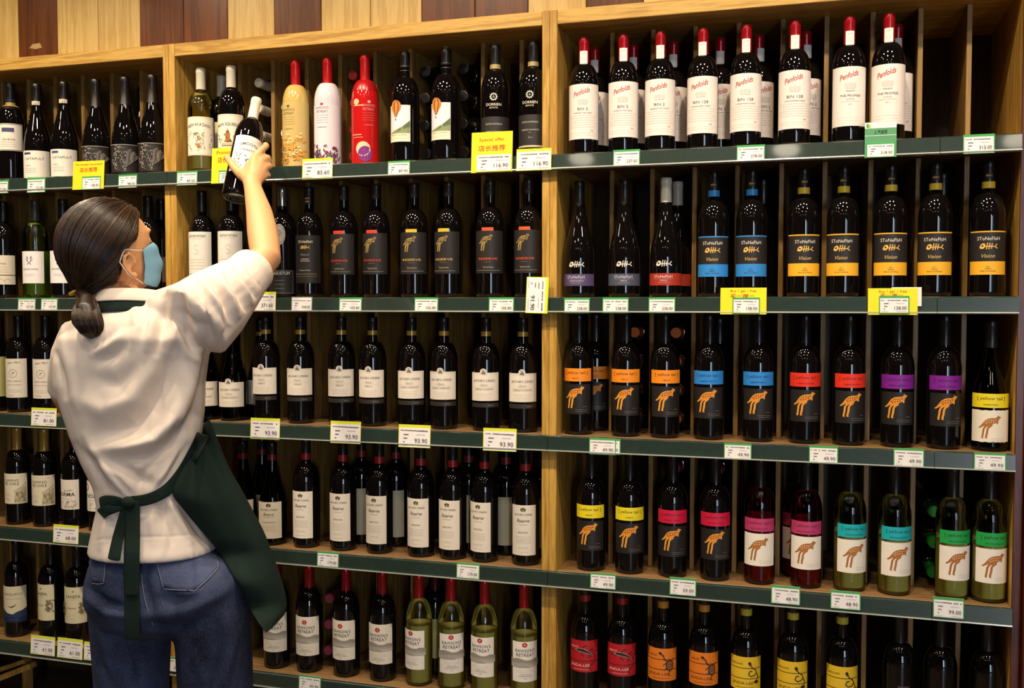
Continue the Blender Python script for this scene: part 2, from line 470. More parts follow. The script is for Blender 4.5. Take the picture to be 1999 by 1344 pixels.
# ------------------------------------------------------------------ bottle shapes (r, z)
def neck(z, r=0.0138, top=0.316):
    return [(r, z), (r - 0.0004, top - 0.016), (r + 0.0004, top - 0.0145), (r + 0.0004, top - 0.0035), (r - 0.0002, top - 0.0012), (r - 0.0016, top), (0, top)]
def bordeaux(top=0.316, R=0.0395, sh=0.192, nk=0.246):
    p = [(0, 0.006), (0.02, 0.004), (R - 0.008, 0.0005), (R - 0.003, 0.0018), (R - 0.0006, 0.006), (R, 0.012), (R, sh - 0.05), (R, sh)]
    n = 14
    for i in range(1, n + 1):
        t = i / n
        a = t * pi / 2
        r = 0.0142 + (R - 0.0142) * (cos(a) ** 0.85 if t < 1 else 0)
        p.append((r, sh + (nk - sh) * sin(a) ** 1.25 * 0.86 + (nk - sh) * 0.14 * t))
    return p + neck(nk + 0.006, 0.0138, top)
def burgundy(top=0.306, R=0.0415):
    p = [(0, 0.006), (0.02, 0.004), (R - 0.008, 0.0005), (R - 0.003, 0.0018), (R - 0.0006, 0.006), (R, 0.012), (R, 0.10)]
    for t, r in ((0.115, 0.985), (0.13, 0.945), (0.147, 0.87), (0.165, 0.765), (0.185, 0.64), (0.205, 0.53), (0.225, 0.435), (0.242, 0.375)):
        p.append((R * r, t))
    return p + neck(0.255, 0.0140, top)
PROF = {'bord': bordeaux(), 'tall': bordeaux(0.326, 0.0395, 0.196, 0.25), 'burg': burgundy(), 'burgt': burgundy(0.314, 0.042),
        'wide': bordeaux(0.316, 0.041, 0.19, 0.246)}
def prof_r(prof, z):
    for (r0, z0), (r1, z1) in zip(prof[2:-1], prof[3:]):
        if z0 <= z <= z1 and z1 > z0: return r0 + (r1 - r0) * (z - z0) / (z1 - z0)
    return 0.014

def sleeve_data(prof, z0, z1, off, mat, closed_top=False, grooves=0):
    """capsule or band following the bottle's outline"""
    zs = [z0] + [z for _, z in prof if z0 + 1e-4 < z < z1 - 1e-4] + ([] if closed_top else [z1])
    q = [(prof_r(prof, z0) - 0.0003, z0)] + [(prof_r(prof, z) + off, z) for z in sorted(set(zs))]
    if closed_top:
        q = q[:-1] + [(q[-1][0] - 0.0006, z1 + off), (0, z1 + off)]
        if grooves:
            q2 = []
            for (ra, za), (rb, zb) in zip(q[:-1], q[1:]):
                q2.append((ra, za))
                if zb - za > 0.03 and abs(ra - rb) < 0.002:
                    for k in range(grooves):
                        zc = zb - 0.004 - 0.0045 * k
                        q2 += []
            q = q
    else:
        q.append((prof_r(prof, z1) - 0.0003, z1))
        vs, fs = lathe([(r, z) for r, z in q], 24)
        me = bpy.data.meshes.new('band'); me.from_pydata(vs, [], fs)
        me.materials.append(mat); me.polygons.foreach_set('use_smooth', [True] * len(fs)); me.set_sharp_from_angle(angle=radians(35))
        return me
    vs, fs = lathe(q, 24)
    me = bpy.data.meshes.new('capsule'); me.from_pydata(vs, [], fs); me.materials.append(mat)
    me.polygons.foreach_set('use_smooth', [True] * len(fs)); me.set_sharp_from_angle(angle=radians(35))
    return me

def capsule_mat(hexc, kind):
    if kind == 'foil': return plain('capsule_foil_' + hexc, hexc, 0.28, 0.25, 0.5, 0.05)
    if kind == 'metal': return plain('capsule_metal_' + hexc, hexc, 0.22, 0.9, 0.5, 0.05)
    return plain('capsule_' + hexc, hexc, 0.34, 0.0, 0.5, 0.06)

def wine_glow_mat(name, hexc, tint, k):  # diffuse colour stands in for the glow of light passing through the wine
    if name in MATS: return MATS[name]
    m = bpy.data.materials.new(name); m.use_nodes = True
    nt = m.node_tree; nt.nodes.clear()
    out = nt.nodes.new('ShaderNodeOutputMaterial')
    tr = nt.nodes.new('ShaderNodeBsdfTransparent'); tr.inputs[0].default_value = srgb(tint) + [1]
    df = nt.nodes.new('ShaderNodeBsdfDiffuse'); df.inputs[0].default_value = srgb(hexc) + [1]
    tl = nt.nodes.new('ShaderNodeBsdfTranslucent'); tl.inputs[0].default_value = srgb(hexc) + [1]
    mx = nt.nodes.new('ShaderNodeMixShader'); mx.inputs[0].default_value = 0.3
    nt.links.new(df.outputs[0], mx.inputs[1]); nt.links.new(tl.outputs[0], mx.inputs[2])
    m2 = nt.nodes.new('ShaderNodeMixShader'); m2.inputs[0].default_value = k
    nt.links.new(tr.outputs[0], m2.inputs[1]); nt.links.new(mx.outputs[0], m2.inputs[2]); nt.links.new(m2.outputs[0], out.inputs[0])
    MATS[name] = m
    return m
WINE = {'white': lambda: wine_glow_mat('white_wine', '#fff2a0', '#f6f4d0', 0.86), 'green': lambda: wine_glow_mat('green_wine', '#cfe070', '#e0eeb0', 0.7),
        'rose': lambda: wine_glow_mat('rose_wine', '#d8643c', '#e88a70', 0.6), 'olive': lambda: wine_glow_mat('straw_wine', '#a49a3a', '#c8c070', 0.45)}
GLASS = {'dark': DARK_GLASS, 'olive': OLIVE_GLASS,
         'white': clear_glass('white_wine_glass', '#f0f0d2'), 'green': clear_glass('green_wine_glass', '#e0eec4'),
         'rose': clear_glass('rose_wine_glass', '#e6a49c'),
         'gold': plain('painted_gold', '#cfae62', 0.12, 0, 0.6, 0.15, coat=1), 'wht': plain('painted_white', '#dcd4da', 0.12, 0, 0.6, 0.04, coat=1),
         'red': plain('painted_red', '#c01818', 0.10, 0, 0.6, 0.06, coat=1)}
PAPER = '#eadfd0'

TYPES = {}
_glassdata = {}
def btype(key, prof, glass, desc, cap=None, bands=(), labels=(), back=None, tagp=None, cap_print=None):
    TYPES[key] = dict(prof=prof, glass=glass, desc=desc, cap=cap, bands=bands, labels=labels, back=back, tagp=tagp)

def proto(key):
    """build the parts of one kind once; every bottle then shares their mesh data"""
    t = TYPES[key]
    if 'parts' in t: return t['parts']
    prof = PROF[t['prof']]; R = max(r for r, _ in prof)
    parts = []      # (name, data, label, [children])
    gk = (t['prof'], t['glass'])
    if gk not in _glassdata:
        vs, fs = lathe(prof, 40)
        me = bpy.data.meshes.new('glass_body'); me.from_pydata(vs, [], fs); me.materials.append(GLASS[t['glass']])
        me.polygons.foreach_set('use_smooth', [True] * len(fs)); me.set_sharp_from_angle(angle=radians(50))
        _glassdata[gk] = me
    parts.append(('glass_body', _glassdata[gk], None, []))
    top = prof[-1][1]
    if t['cap']:
        z0, hexc, kind = t['cap']
        parts.append(('capsule' if kind != 'screw' else 'screw_cap', sleeve_data(prof, z0, top, 0.0007, capsule_mat(hexc, kind), True), None, []))
    for z0, z1, hexc, kind in t['bands']:
        parts.append(('neck_band', sleeve_data(prof, z0, z1, 0.0014, capsule_mat(hexc, kind)), None, []))
    for spec in t['labels']:
        z0, z1, ha, hexc, fn = spec[:5]
        opt = spec[5] if len(spec) > 5 else {}
        ctr = opt.get('c', 0.0)
        r = opt.get('R', R)
        me = patch_data(r, ctr - ha, ctr + ha, z0, z1, 0.0007, ink(hexc, opt.get('rough', 0.5), opt.get('metal', 0)), opt.get('wavy', False), opt.get('point', 0))
        ch = []
        if fn:
            p = Print(); fn(p)
            o = p.wrap('label_print', r + 0.0006); ch.append(('label_print', o.data)); bpy.data.objects.remove(o)
        parts.append((opt.get('name', 'label'), me, None, ch))
    if t.get('extra'):
        p = Print(); t['extra'](p)
        o = p.wrap('glass_print', R, prof=prof); parts.append(('glass_print', o.data, None, [])); bpy.data.objects.remove(o)
    if t['back']:
        z0, z1, hexc = t['back']
        wl = z1 + 0.004  # body ends where the painted glow ends, below the wine's true fill
        q = [(0, 0.016), (R * 0.6, 0.012), (R - 0.004, 0.010), (R - 0.0022, 0.014)] + [(prof_r(prof, z) - 0.0022, z) for _, z in prof if 0.02 < z < wl] + [(prof_r(prof, wl) - 0.0022, wl), (0, wl)]
        vs, fs = lathe(q, 24)
        me = bpy.data.meshes.new('wine'); me.from_pydata(vs, [], fs); me.materials.append(WINE[t['glass']]())
        me.polygons.foreach_set('use_smooth', [True] * len(fs)); me.set_sharp_from_angle(angle=radians(50))
        parts.append(('wine', me, None, []))
        parts.append(('back_label', patch_data(R - 0.0016, pi - 0.9, pi + 0.9, z0, z1, 0.0006, ink(hexc)), None, []))
    t['parts'] = parts
    return parts

def put_bottle(key, loc, rotz=0.0, label='', group=None, rot=None):
    parts = proto(key)
    e = ob('wine_bottle', None, None, loc, rot if rot else (0, 0, rotz))
    e.empty_display_size = 0.02
    tag(e, label, 'wine bottle', group)
    for nm, me, lb, ch in parts:
        o = ob(nm, me, e)
        for cn, cme in ch: ob(cn, cme, o)
    return e

# ------------------------------------------------------------------ label artwork
def d_bin(name, sub):
    def f(p):
        p.text('Penfolds', -0.004, 0.1655, 0.0135, '#a8202a', 0.050, 0.55, 17, 0.012)
        g = '#cfc4bc'
        p.ell(0, 0.142, 0.007, 0.0055, g); p.ell(-0.010, 0.141, 0.004, 0.006, g); p.ell(0.010, 0.141, 0.004, 0.006, g); p.rect(-0.012, 0.133, 0.012, 0.1355, g)
        if name == 'THE PROMISE':
            p.text("MAX'S", 0, 0.127, 0.0045, '#6b6058', 0.020)
            p.text(name, 0, 0.1155, 0.0056, '#5a4c46', 0.050)
            p.text(sub, 0, 0.107, 0.003, '#8a7c74', 0.020); p.lines(0, 0.101, 1, 0.005, 0.045, '#b8aca4')
            p.text('2017', 0, 0.094, 0.003, '#7a6c64'); p.lines(0, 0.062, 3, 0.007, 0.07, '#cdc2ba', 0.0004)
        else:
            p.text(name, 0, 0.121, 0.0072, '#5a4c46', 0.040 if len(name) > 5 else 0.028)
            p.text(sub, 0, 0.1105, 0.0036, '#7a6c64', 0.052)
            p.lines(0, 0.103, 6, 0.006, 0.088, '#b8aca4', 0.0005)
            p.text('2018', 0.026, 0.064, 0.003, '#5a4c46'); p.lines(0, 0.058, 2, 0.006, 0.088, '#c4b8b0', 0.0004)
    return f
for k, nm, sub in (('bin2', 'BIN 2', 'SHIRAZ MATARO'), ('bin128', 'BIN 128', 'COONAWARRA SHIRAZ'), ('promise', 'THE PROMISE', 'SHIRAZ')):
    def neckp(p):
        p.text('Penfolds', 0, 0.2735, 0.0035, '#9a8f8a', 0.012, 0.5, 12)
        p.ring(0, 0.2575, 0.0035, 0.0041, '#b0a8a2')
    btype(k, 'bord', 'dark', 'red-capped dark bottle with large cream label', (0.250, '#a3141c', 'foil'), (),
          ((0.041, 0.187, 1.36, '#e9dcd4', d_bin(nm, sub)), (0.246, 0.280, 0.72, '#ece6de', neckp, dict(R=0.0150, name='neck_tag', point=0.004))))
btype('bin_back', 'bord', 'dark', 'red-capped bottle with cream label standing in second row', (0.250, '#a3141c', 'foil'), (),
      ((0.041, 0.187, 1.36, '#e9dcd4', d_bin('BIN 2', 'SHIRAZ MATARO')), (0.246, 0.280, 0.72, '#ece6de', None, dict(R=0.0150, name='neck_tag', point=0.004))))

def d_gray(p):
    p.ring(0, 0.139, 0.0, 0.0, '#2a2624'); B = '#3a3230'
    for a, b, c, d in ((-0.042, 0.0965, 0.042, 0.098), (-0.042, 0.179, 0.042, 0.1805), (-0.042, 0.098, -0.0408, 0.179), (0.0408, 0.098, 0.042, 0.179)): p.rect(a, b, c, d, B)
    p.rect(-0.022, 0.155, 0.016, 0.168, '#4a4470'); p.text('OLD BLOCK', 0, 0.131, 0.005, B, 0.04); p.lines(0, 0.122, 3, 0.007, 0.05, '#8a8078')
btype('gray', 'bord', 'dark', 'dark bottle with bordered white label and gold neck band', (0.232, '#14110f', 'screw'), ((0.240, 0.254, '#b59b58', 'foil'), (0.258, 0.264, '#30305a', 'foil')), ((0.095, 0.182, 1.15, PAPER, d_gray),))
def d_cata(p):
    p.rect(-0.036, 0.0775, -0.010, 0.0845, '#4a4470'); p.text('CATAPULT', 0, 0.064, 0.0075, '#4a403a', 0.062)
    p.text('SHIRAZ', -0.02, 0.042, 0.003, '#6a605a', 0.018); p.lines(-0.012, 0.033, 3, 0.006, 0.04, '#8f857d')
btype('catapult', 'burg', 'dark', 'slope-shouldered bottle with low white label and white neck seal', (0.25, '#17120f', 'screw'), (), ((0.004, 0.09, 1.25, '#e6ddcf', d_cata), (0.232, 0.252, 0.9, '#d9cdb6', lambda p: p.rect(-0.006, 0.236, 0.006, 0.248, '#a58a6a'), dict(R=0.0152, name='neck_seal'))))
def d_art(p):
    rr = random.Random(5)
    for i in range(34):
        x, z = rr.uniform(-0.04, 0.008), rr.uniform(0.016, 0.088); a = rr.random() * 6; s = rr.uniform(0.003, 0.009)
        p.stroke([(x + s * cos(a + t * 0.8) * (1 - t * 0.12), z + s * sin(a + t * 0.8) * (1 - t * 0.12)) for t in range(5)], 0.0009, rr.choice(('#b5aca4', '#d5ccc2', '#8f8780')))
    for i in range(7):
        x = 0.012 + i * 0.0055
        p.poly([(x, 0.075 - i * 0.003), (x + 0.012, 0.082 - i * 0.004), (x + 0.004, 0.03 + 0.004 * i), (x - 0.006, 0.02 + 0.005 * i)], ('#6a625c', '#4e4742', '#857c74')[i % 3])
    p.rect(-0.05, 0.0925, 0.05, 0.0938, '#b8afa6')
btype('art', 'burg', 'dark', 'slope-shouldered dark bottle with black-and-grey picture label', (0.222, '#1d1714', 'screw'), (), ((0.008, 0.095, 1.28, '#2c2624', d_art),))

def leafdots(p, col, n, seed, x0, x1, z0, z1, s=0.0022):
    rr = random.Random(seed)
    for i in range(n):
        x, z, a = rr.uniform(x0, x1), rr.uniform(z0, z1), rr.random() * 6.3
        p.stroke([(x - s * cos(a), z - s * sin(a)), (x, z), (x + s * cos(a + 0.5), z + s * sin(a + 0.5))], s * 0.7, col)
def frame(p, x, z0, z1, col, t=0.0006):
    for a, b, c, d in ((-x, z0, x, z0 + t), (-x, z1 - t, x, z1), (-x, z0, -x + t, z1), (x - t, z0, x, z1)): p.rect(a, b, c, d, col)
def d_daisy(p):
    frame(p, 0.047, 0.053, 0.161, '#c9a37a'); p.text('FRESH AS A DAISY', 0, 0.134, 0.0095, '#4a3a2c', 0.078, arc=0.008, bold=0.008)
    leafdots(p, '#7f8a4e', 34, 2, -0.016, 0.016, 0.088, 0.118); leafdots(p, '#c2824a', 12, 4, -0.012, 0.012, 0.08, 0.118)
    p.poly([(-0.006, 0.084), (0.006, 0.084), (0.004, 0.074), (-0.004, 0.074)], '#b9763c'); leafdots(p, '#8a6a4a', 22, 8, -0.042, 0.042, 0.068, 0.12, 0.003); p.text('Y', 0, 0.062, 0.006, '#4a3a2c')
def d_squeeze(p):
    frame(p, 0.047, 0.068, 0.163, '#c9a37a'); p.text('MAIN SQUEEZE', 0, 0.131, 0.0105, '#4a3a2c', 0.076, arc=0.006, bold=0.008)
    B = '#a9672e'; p.rect(-0.007, 0.088, 0.007, 0.108, B); p.rect(-0.011, 0.084, 0.011, 0.089, B); p.poly([(-0.007, 0.108), (0.007, 0.108), (0.0035, 0.118), (-0.0035, 0.118)], B); p.rect(-0.0012, 0.118, 0.0012, 0.123, B)
    leafdots(p, '#6a4a32', 24, 9, -0.042, 0.042, 0.085, 0.118, 0.003); p.rect(-0.02, 0.074, 0.02, 0.081, '#d9b48a')
def d_smooth(p):
    frame(p, 0.044, 0.070, 0.171, '#b9a58a'); p.text('SMOOTH', 0, 0.147, 0.0095, '#3a322c', 0.052, bold=0.01, arc=0.004); p.text('OPERATOR', 0, 0.132, 0.007, '#3a322c', 0.05)
    leafdots(p, '#6a5a4a', 26, 11, -0.035, 0.035, 0.08, 0.12, 0.003); p.stroke([(-0.03, 0.16), (-0.01, 0.165), (0.01, 0.163), (0.03, 0.166)], 0.001, '#a58a6a')
CREAM = '#d6ccb4'
btype('daisy', 'bord', 'white', 'pale white-wine bottle with cream cap and flower-pot label', (0.252, CREAM, 'screw'), (), ((0.049, 0.165, 1.3, '#efe3cd', d_daisy),), (0.05, 0.16, '#e9e0c4'))
btype('squeeze', 'bord', 'dark', 'dark bottle with cream cap and fruit-press label', (0.252, CREAM, 'screw'), (), ((0.064, 0.167, 1.3, '#efe3cd', d_squeeze),))
btype('creamcap', 'bord', 'dark', 'dark bottle with cream screw cap standing behind the fruit-press bottle', (0.252, CREAM, 'screw'), (), ((0.064, 0.167, 1.3, '#efe3cd', None),))
btype('smooth', 'bord', 'dark', 'dark bottle with cream cap held up in the woman\'s hand', (0.25, '#e6dcc2', 'screw'), (), ((0.065, 0.176, 1.15, '#f3ece0', d_smooth),))

def d_rr(c1, c2, dx):
    def f(p):
        p.ell(dx, 0.178, 0.005, 0.004, c1, 8)
        p.text("RAWSON'S", dx, 0.168, 0.0075, c2, 0.04); p.text('RETREAT', dx, 0.157, 0.0075, c2, 0.035)
        p.lines(dx, 0.146, 4, 0.007, 0.04, c2, 0.0005); p.text('CABERNET', dx, 0.112, 0.003, c2, 0.03)
    return f
def d_goldp(p):
    d_rr('#5a4a24', '#5a4a24', -0.012)(p); leafdots(p, '#e09a2c', 50, 3, -0.04, 0.04, 0.012, 0.085, 0.006); leafdots(p, '#e8d8a8', 20, 6, -0.04, 0.04, 0.03, 0.1, 0.004)
def d_whtp(p):
    d_rr('#b03030', '#7a4a52', -0.008)(p); leafdots(p, '#7a2a3c', 46, 13, -0.035, 0.04, 0.012, 0.06, 0.005); leafdots(p, '#4a3a5a', 24, 14, -0.03, 0.045, 0.01, 0.045, 0.005)
def d_redp(p):
    d_rr('#e0a0a0', '#d98a86', 0.018)(p); p.ell(-0.02, 0.178, 0.009, 0.009, '#e2c08a'); p.rect(-0.028, 0.166, 0.002, 0.169, '#e2c08a'); p.rect(-0.034, 0.083, -0.004, 0.0855, '#e2b07a'); p.rect(-0.03, 0.076, 0.0, 0.0775, '#e2b07a')
    p.ell(0.0, 0.044, 0.021, 0.021, '#e6c8a0', 24); p.ell(0.006, 0.030, 0.021, 0.022, '#7a2a7a', 24)
def treeprint(p):
    leafdots(p, '#3f5a34', 46, 21, -0.012, 0.012, 0.196, 0.225, 0.003); leafdots(p, '#b8442c', 26, 23, -0.018, 0.014, 0.185, 0.21, 0.003)
RED_CAP = '#b3161a'
btype('pgold', 'bord', 'gold', 'golden painted bottle with red capsule', (0.244, RED_CAP, 'foil'), (), ((0.004, 0.190, 1.5, '#cdb070', d_goldp, dict(rough=0.14, name='painted_panel')),))
btype('pwhite', 'bord', 'wht', 'white painted bottle with red capsule and floral print', (0.242, RED_CAP, 'foil'), (), ((0.004, 0.176, 1.15, '#dfd8de', d_whtp, dict(rough=0.14, name='painted_panel')),))
btype('pred', 'bord', 'red', 'bright red painted bottle with purple circle near its base', (0.212, RED_CAP, 'foil'), (), ((0.004, 0.190, 1.5, '#bd1a1a', d_redp, dict(rough=0.14, name='painted_panel')),))
def d_balloon(p):
    p.poly([(-0.035, 0.068), (0.035, 0.068), (0.035, 0.116), (0.012, 0.1), (-0.012, 0.09), (-0.034, 0.082)], '#8b9268')
    p.poly([(-0.01, 0.084), (0.035, 0.1), (0.035, 0.118), (0.02, 0.106)], '#5e6a44')
    p.rect(-0.035, 0.0585, 0.035, 0.082, '#e8dfc0'); p.text('FLYING CLOUDS', 0, 0.0775, 0.0046, '#6a5a3a', 0.05); p.lines(0, 0.068, 1, 0.006, 0.05, '#a8986a')
    p.rect(-0.035, 0.1605, 0.035, 0.1605 + 0.0004, '#dcd8d8')
    cx, cz = -0.008, 0.157
    p.ell(cx, cz, 0.0175, 0.0185, '#c4762a', 24); p.poly([(cx - 0.0125, cz - 0.012), (cx + 0.0125, cz - 0.012), (cx + 0.003, cz - 0.029), (cx - 0.003, cz - 0.029)], '#c4762a')
    for k, col in ((-0.011, '#e6a84c'), (-0.0045, '#8a3a1a'), (0.002, '#e6a84c'), (0.0085, '#8a3a1a')):
        p.stroke([(cx + k * 0.35, cz + 0.0175), (cx + k * 0.95, cz + 0.009), (cx + k * 1.15, cz - 0.002), (cx + k * 0.8, cz - 0.014), (cx + k * 0.2, cz - 0.028)], 0.0026, col)
    p.rect(cx - 0.0016, cz - 0.038, cx + 0.0016, cz - 0.033, '#6a4a2a')
btype('balloon', 'wide', 'dark', 'dark bottle with hot-air balloon picture label', (0.272, '#15110e', 'screw'), ((0.262, 0.264, '#a8a49a', 'metal'), (0.275, 0.277, '#a8a49a', 'metal')), ((0.058, 0.161, 0.86, '#e4e0e2', d_balloon),))
def d_dorr(p):
    Wc = '#e6dcc4'
    p.ring(0, 0.168, 0.0068, 0.0088, Wc); p.ring(0, 0.168, 0.0, 0.004, '#1a1614')
    for k in range(12):
        a = k * pi / 6; p.poly([(0.0085 * cos(a - 0.18), 0.168 + 0.0085 * sin(a - 0.18)), (0.0122 * cos(a), 0.168 + 0.0122 * sin(a)), (0.0085 * cos(a + 0.18), 0.168 + 0.0085 * sin(a + 0.18))], Wc)
    p.stroke([(-0.002, 0.165), (0.0, 0.172), (0.002, 0.165)], 0.001, Wc)
    p.text('DORRIEN', 0, 0.147, 0.0075, Wc, 0.042); p.text('ESTATE', 0, 0.138, 0.0042, Wc, 0.022)
def d_dorr2(p):
    p.text('SOUTH AUSTRALIA', 0, 0.094, 0.0045, '#c9bea6', 0.048); p.text('CABERNET SAUVIGNON', 0, 0.073, 0.0038, '#c9bea6', 0.052); p.text('2016', 0, 0.066, 0.0026, '#a89c84')
    p.stroke([(-0.004, 0.05), (-0.001, 0.056), (0.0, 0.049), (0.004, 0.053), (0.008, 0.0505)], 0.0008, '#c9bea6'); p.rect(-0.05, 0.026, 0.05, 0.031, '#cdb98a')
btype('dorr', 'bord', 'dark', 'dark bottle with white sunburst emblem and gold neck ring', (0.262, '#191512', 'screw'), ((0.250, 0.262, '#b8a472', 'foil'),), ((0.023, 0.114, 1.35, '#2b2725', d_dorr2),))
TYPES['dorr']['extra'] = d_dorr

def d_l8(p):
    p.text('audrina', 0, 0.112, 0.006, '#5a4a40', 0.034, 0.4); p.lines(0, 0.1, 2, 0.008, 0.05, '#9a8c80'); p.rect(-0.05, 0.0735, 0.05, 0.0755, '#1f1a18'); p.lines(0, 0.084, 1, 0.006, 0.05, '#9a8c80')
    for k in range(3): p.stroke([(-0.03 + 0.02 * k + t * 0.006, 0.055 + 0.008 * sin(t * 0.9)) for t in range(5)], 0.001, '#b0a290')
btype('left8', 'bord', 'dark', 'dark bottle with cream label striped black near its foot', (0.25, '#14110f', 'screw'), (), ((0.044, 0.139, 1.2, '#ddd0bc', d_l8),))
def d_howe(p):
    V = '#7a6f86'
    for s in (-1, 1):
        p.stroke([(s * 0.009, 0.134), (s * 0.004, 0.129), (s * 0.007, 0.121), (s * 0.0015, 0.113), (s * 0.006, 0.107)], 0.003, V)
        p.stroke([(s * 0.004, 0.13), (s * 0.011, 0.126), (s * 0.008, 0.119)], 0.0016, V)
    p.text('HOLLAND HOWE', 0, 0.0925, 0.0052, '#5a5058', 0.052); p.lines(0, 0.076, 2, 0.005, 0.034, '#a89aa0')
btype('howe', 'bord', 'green', 'pale green bottle with white label and mauve crest', (0.25, '#3c3a30', 'screw'), (), ((0.047, 0.15, 1.15, '#efe6e2', d_howe),), (0.05, 0.148, '#cfd8b0'))
btype('howe_d', 'bord', 'dark', 'dark bottle with white label and mauve crest', (0.25, '#1a1614', 'screw'), (), ((0.047, 0.15, 1.15, '#efe6e2', d_howe),))
def d_tam(p):
    p.text('tamersman', 0, 0.187, 0.0085, '#4a443e', 0.058); p.lines(0, 0.178, 1, 0.01, 0.04, '#a89c90'); G = '#bdb3a8'
    p.stroke([(0.007, 0.155), (0.0, 0.16), (-0.007, 0.154), (-0.004, 0.146), (0.005, 0.144), (0.007, 0.137), (0, 0.131), (-0.007, 0.135)], 0.0014, G)
    p.lines(0, 0.115, 4, 0.009, 0.055, '#b5aa9e'); p.lines(0, 0.072, 1, 0.009, 0.05, '#a0948a', 0.0012); p.rect(-0.012, 0.051, 0.002, 0.058, '#b48c4a')
btype('tamer', 'tall', 'dark', 'dark bottle with tall narrow white label', (0.262, '#16120f', 'screw'), (), ((0.046, 0.2, 1.2, '#eae2d6', d_tam),))
def d_ang(p):
    frame(p, 0.042, 0.0125, 0.079, '#8a8680', 0.0008); p.text('ANGUSTUM', 0, 0.0715, 0.0085, '#c9c4ba', 0.062); p.lines(0, 0.05, 3, 0.012, 0.03, '#7a766e', 0.001)
def d_angc(p):
    p.ell(0, 0.186, 0.0185, 0.031, '#a8a49c', 28); p.ring(0, 0.186, 0.0145, 0.0155, '#5a5650', 24, 1.7); p.ring(0, 0.192, 0.004, 0.0055, '#4a4640')
    for k in range(10): a = k * pi / 5; p.stroke([(0.007 * cos(a), 0.192 + 0.007 * sin(a)), (0.011 * cos(a), 0.192 + 0.013 * sin(a))], 0.0012, '#6a665e')
btype('angus', 'tall', 'dark', 'black bottle with silver oval crest and silver capsule', (0.268, '#c4beb2', 'metal'), ((0.268, 0.272, '#2a2624', 'foil'),), ((0.01, 0.082, 1.3, '#1f1c1a', d_ang),))
TYPES['angus']['extra'] = d_angc
GOLD = '#dba848'
def d_std(p):
    p.text('SToNeFIsH', 0, 0.163, 0.0075, '#ddd2bc', 0.044); p.fish(0, 0.147, 0.028, GOLD, '#221d1a'); p.text('Reserve', 0, 0.1255, 0.007, '#8f8474', 0.026, 0.5)
    p.text('CABERNET', 0, 0.112, 0.0034, '#cfc4ae', 0.026); p.text('SAUVIGNON', 0, 0.1065, 0.0034, '#cfc4ae', 0.028); p.text('Margaret River', 0, 0.079, 0.004, '#cfc4ae', 0.034); p.rect(-0.035, 0.068, 0.035, 0.069, '#9a8a60'); p.rect(-0.035, 0.061, 0.035, 0.0618, '#8a7c5c')
def d_neckfish(p): p.fish(0, 0.292, 0.016, GOLD, '#181412'); p.rect(-0.006, 0.2805, 0.006, 0.284, '#b08a3c')
btype('stoned', 'tall', 'dark', 'black bottle with dark label and golden fishbone', (0.275, '#181412', 'screw'), (), ((0.042, 0.182, 1.25, '#231e1b', d_std), (0.278, 0.302, 0.6, '#181412', d_neckfish, dict(R=0.0148, name='cap_print'))))
def d_res(col):
    def f(p):
        p.rect(-0.0165, 0.1835, 0.0165, 0.1925, col); p.rect(-0.012, 0.187, 0.012, 0.1878, '#6a2a1a')
        p.kang(-0.006, 0.151, 0.040, '#5a4526', None, '#e2bc66')
        s = 0.040 / 160
        for pts in (((60, 40), (90, 34), (120, 30)), ((52, 60), (80, 52), (110, 46)), ((60, 75), (70, 95), (50, 110)), ((44, 100), (34, 140))): p.stroke([(-0.006 + (x - 80) * s, 0.151 - (y - 89) * s) for x, y in pts], 0.0008, '#e8c678')
        p.text('RESERVE', 0.0, 0.106, 0.0062, col if col != '#e8b92e' else '#cfa75a', 0.056); p.lines(0, 0.097, 1, 0.004, 0.02, '#8f8474')
        p.stroke([(-0.012 + 0.004 * t, 0.0825 + 0.003 * ((-1) ** t) * (1 - t * 0.08)) for t in range(8)], 0.0009, '#d8bf86'); p.rect(-0.036, 0.0735, 0.036, 0.0745, '#8f8474')
    return f
for k, c, nm in (('res_r', '#d9402c', 'red'), ('res_y', '#e8b92e', 'yellow'), ('res_o', '#e0582c', 'orange')):
    def capmark(p): p.stroke([(-0.006 + 0.0024 * t, 0.2915 + 0.002 * ((-1) ** t)) for t in range(6)], 0.0007, '#9a8a66')
    btype(k, 'tall', 'dark', 'black bottle with leaping golden kangaroo under %s tab' % nm, (0.283, '#221b15', 'screw'), (), ((0.066, 0.184, 1.25, '#262120', d_res(c)), (0.286, 0.3, 0.9, '#221b15', capmark, dict(R=0.0150, name='cap_print'))))
def d_sfb(c, grape):
    def f(p):
        p.text('SToNeFIsH', -0.002, 0.0535, 0.0075, '#d6ccd0', 0.05); p.rect(-0.028, 0.0468, 0.028, 0.0472, '#b0a4ac'); p.text(grape, 0, 0.0432, 0.0034, '#d6ccd0', 0.04 if len(grape) > 7 else 0.018); p.text('Margaret River', 0, 0.0375, 0.0028, '#b8acb4', 0.028)
    return f
def d_sfish(p): p.fish(0, 0.088, 0.042, '#ded4c4', '#0d0a0a')
for k, c, g, cap, nm in (('sf_p', '#54486e', 'CABERNET SAUVIGNON', '#1a1615', 'purple'), ('sf_s', '#4b4f60', 'MERLOT', '#1a1615', 'slate grey'), ('sf_r', '#a8321e', 'SHIRAZ', '#d8cdb8', 'brick red')):
    btype(k, 'burgt', 'dark', 'slope-shouldered bottle with white fishbone and %s band' % nm, (0.25, cap, 'screw'), (), ((0.03, 0.062, 1.4, c, d_sfb(c, g)),))
    TYPES[k]['extra'] = d_sfish
btype('sf_rb', 'burgt', 'dark', 'cream-capped bottle with red band standing behind its twin', (0.25, '#b8ae9a', 'screw'), (), ((0.03, 0.062, 1.4, '#a8321e', None),))
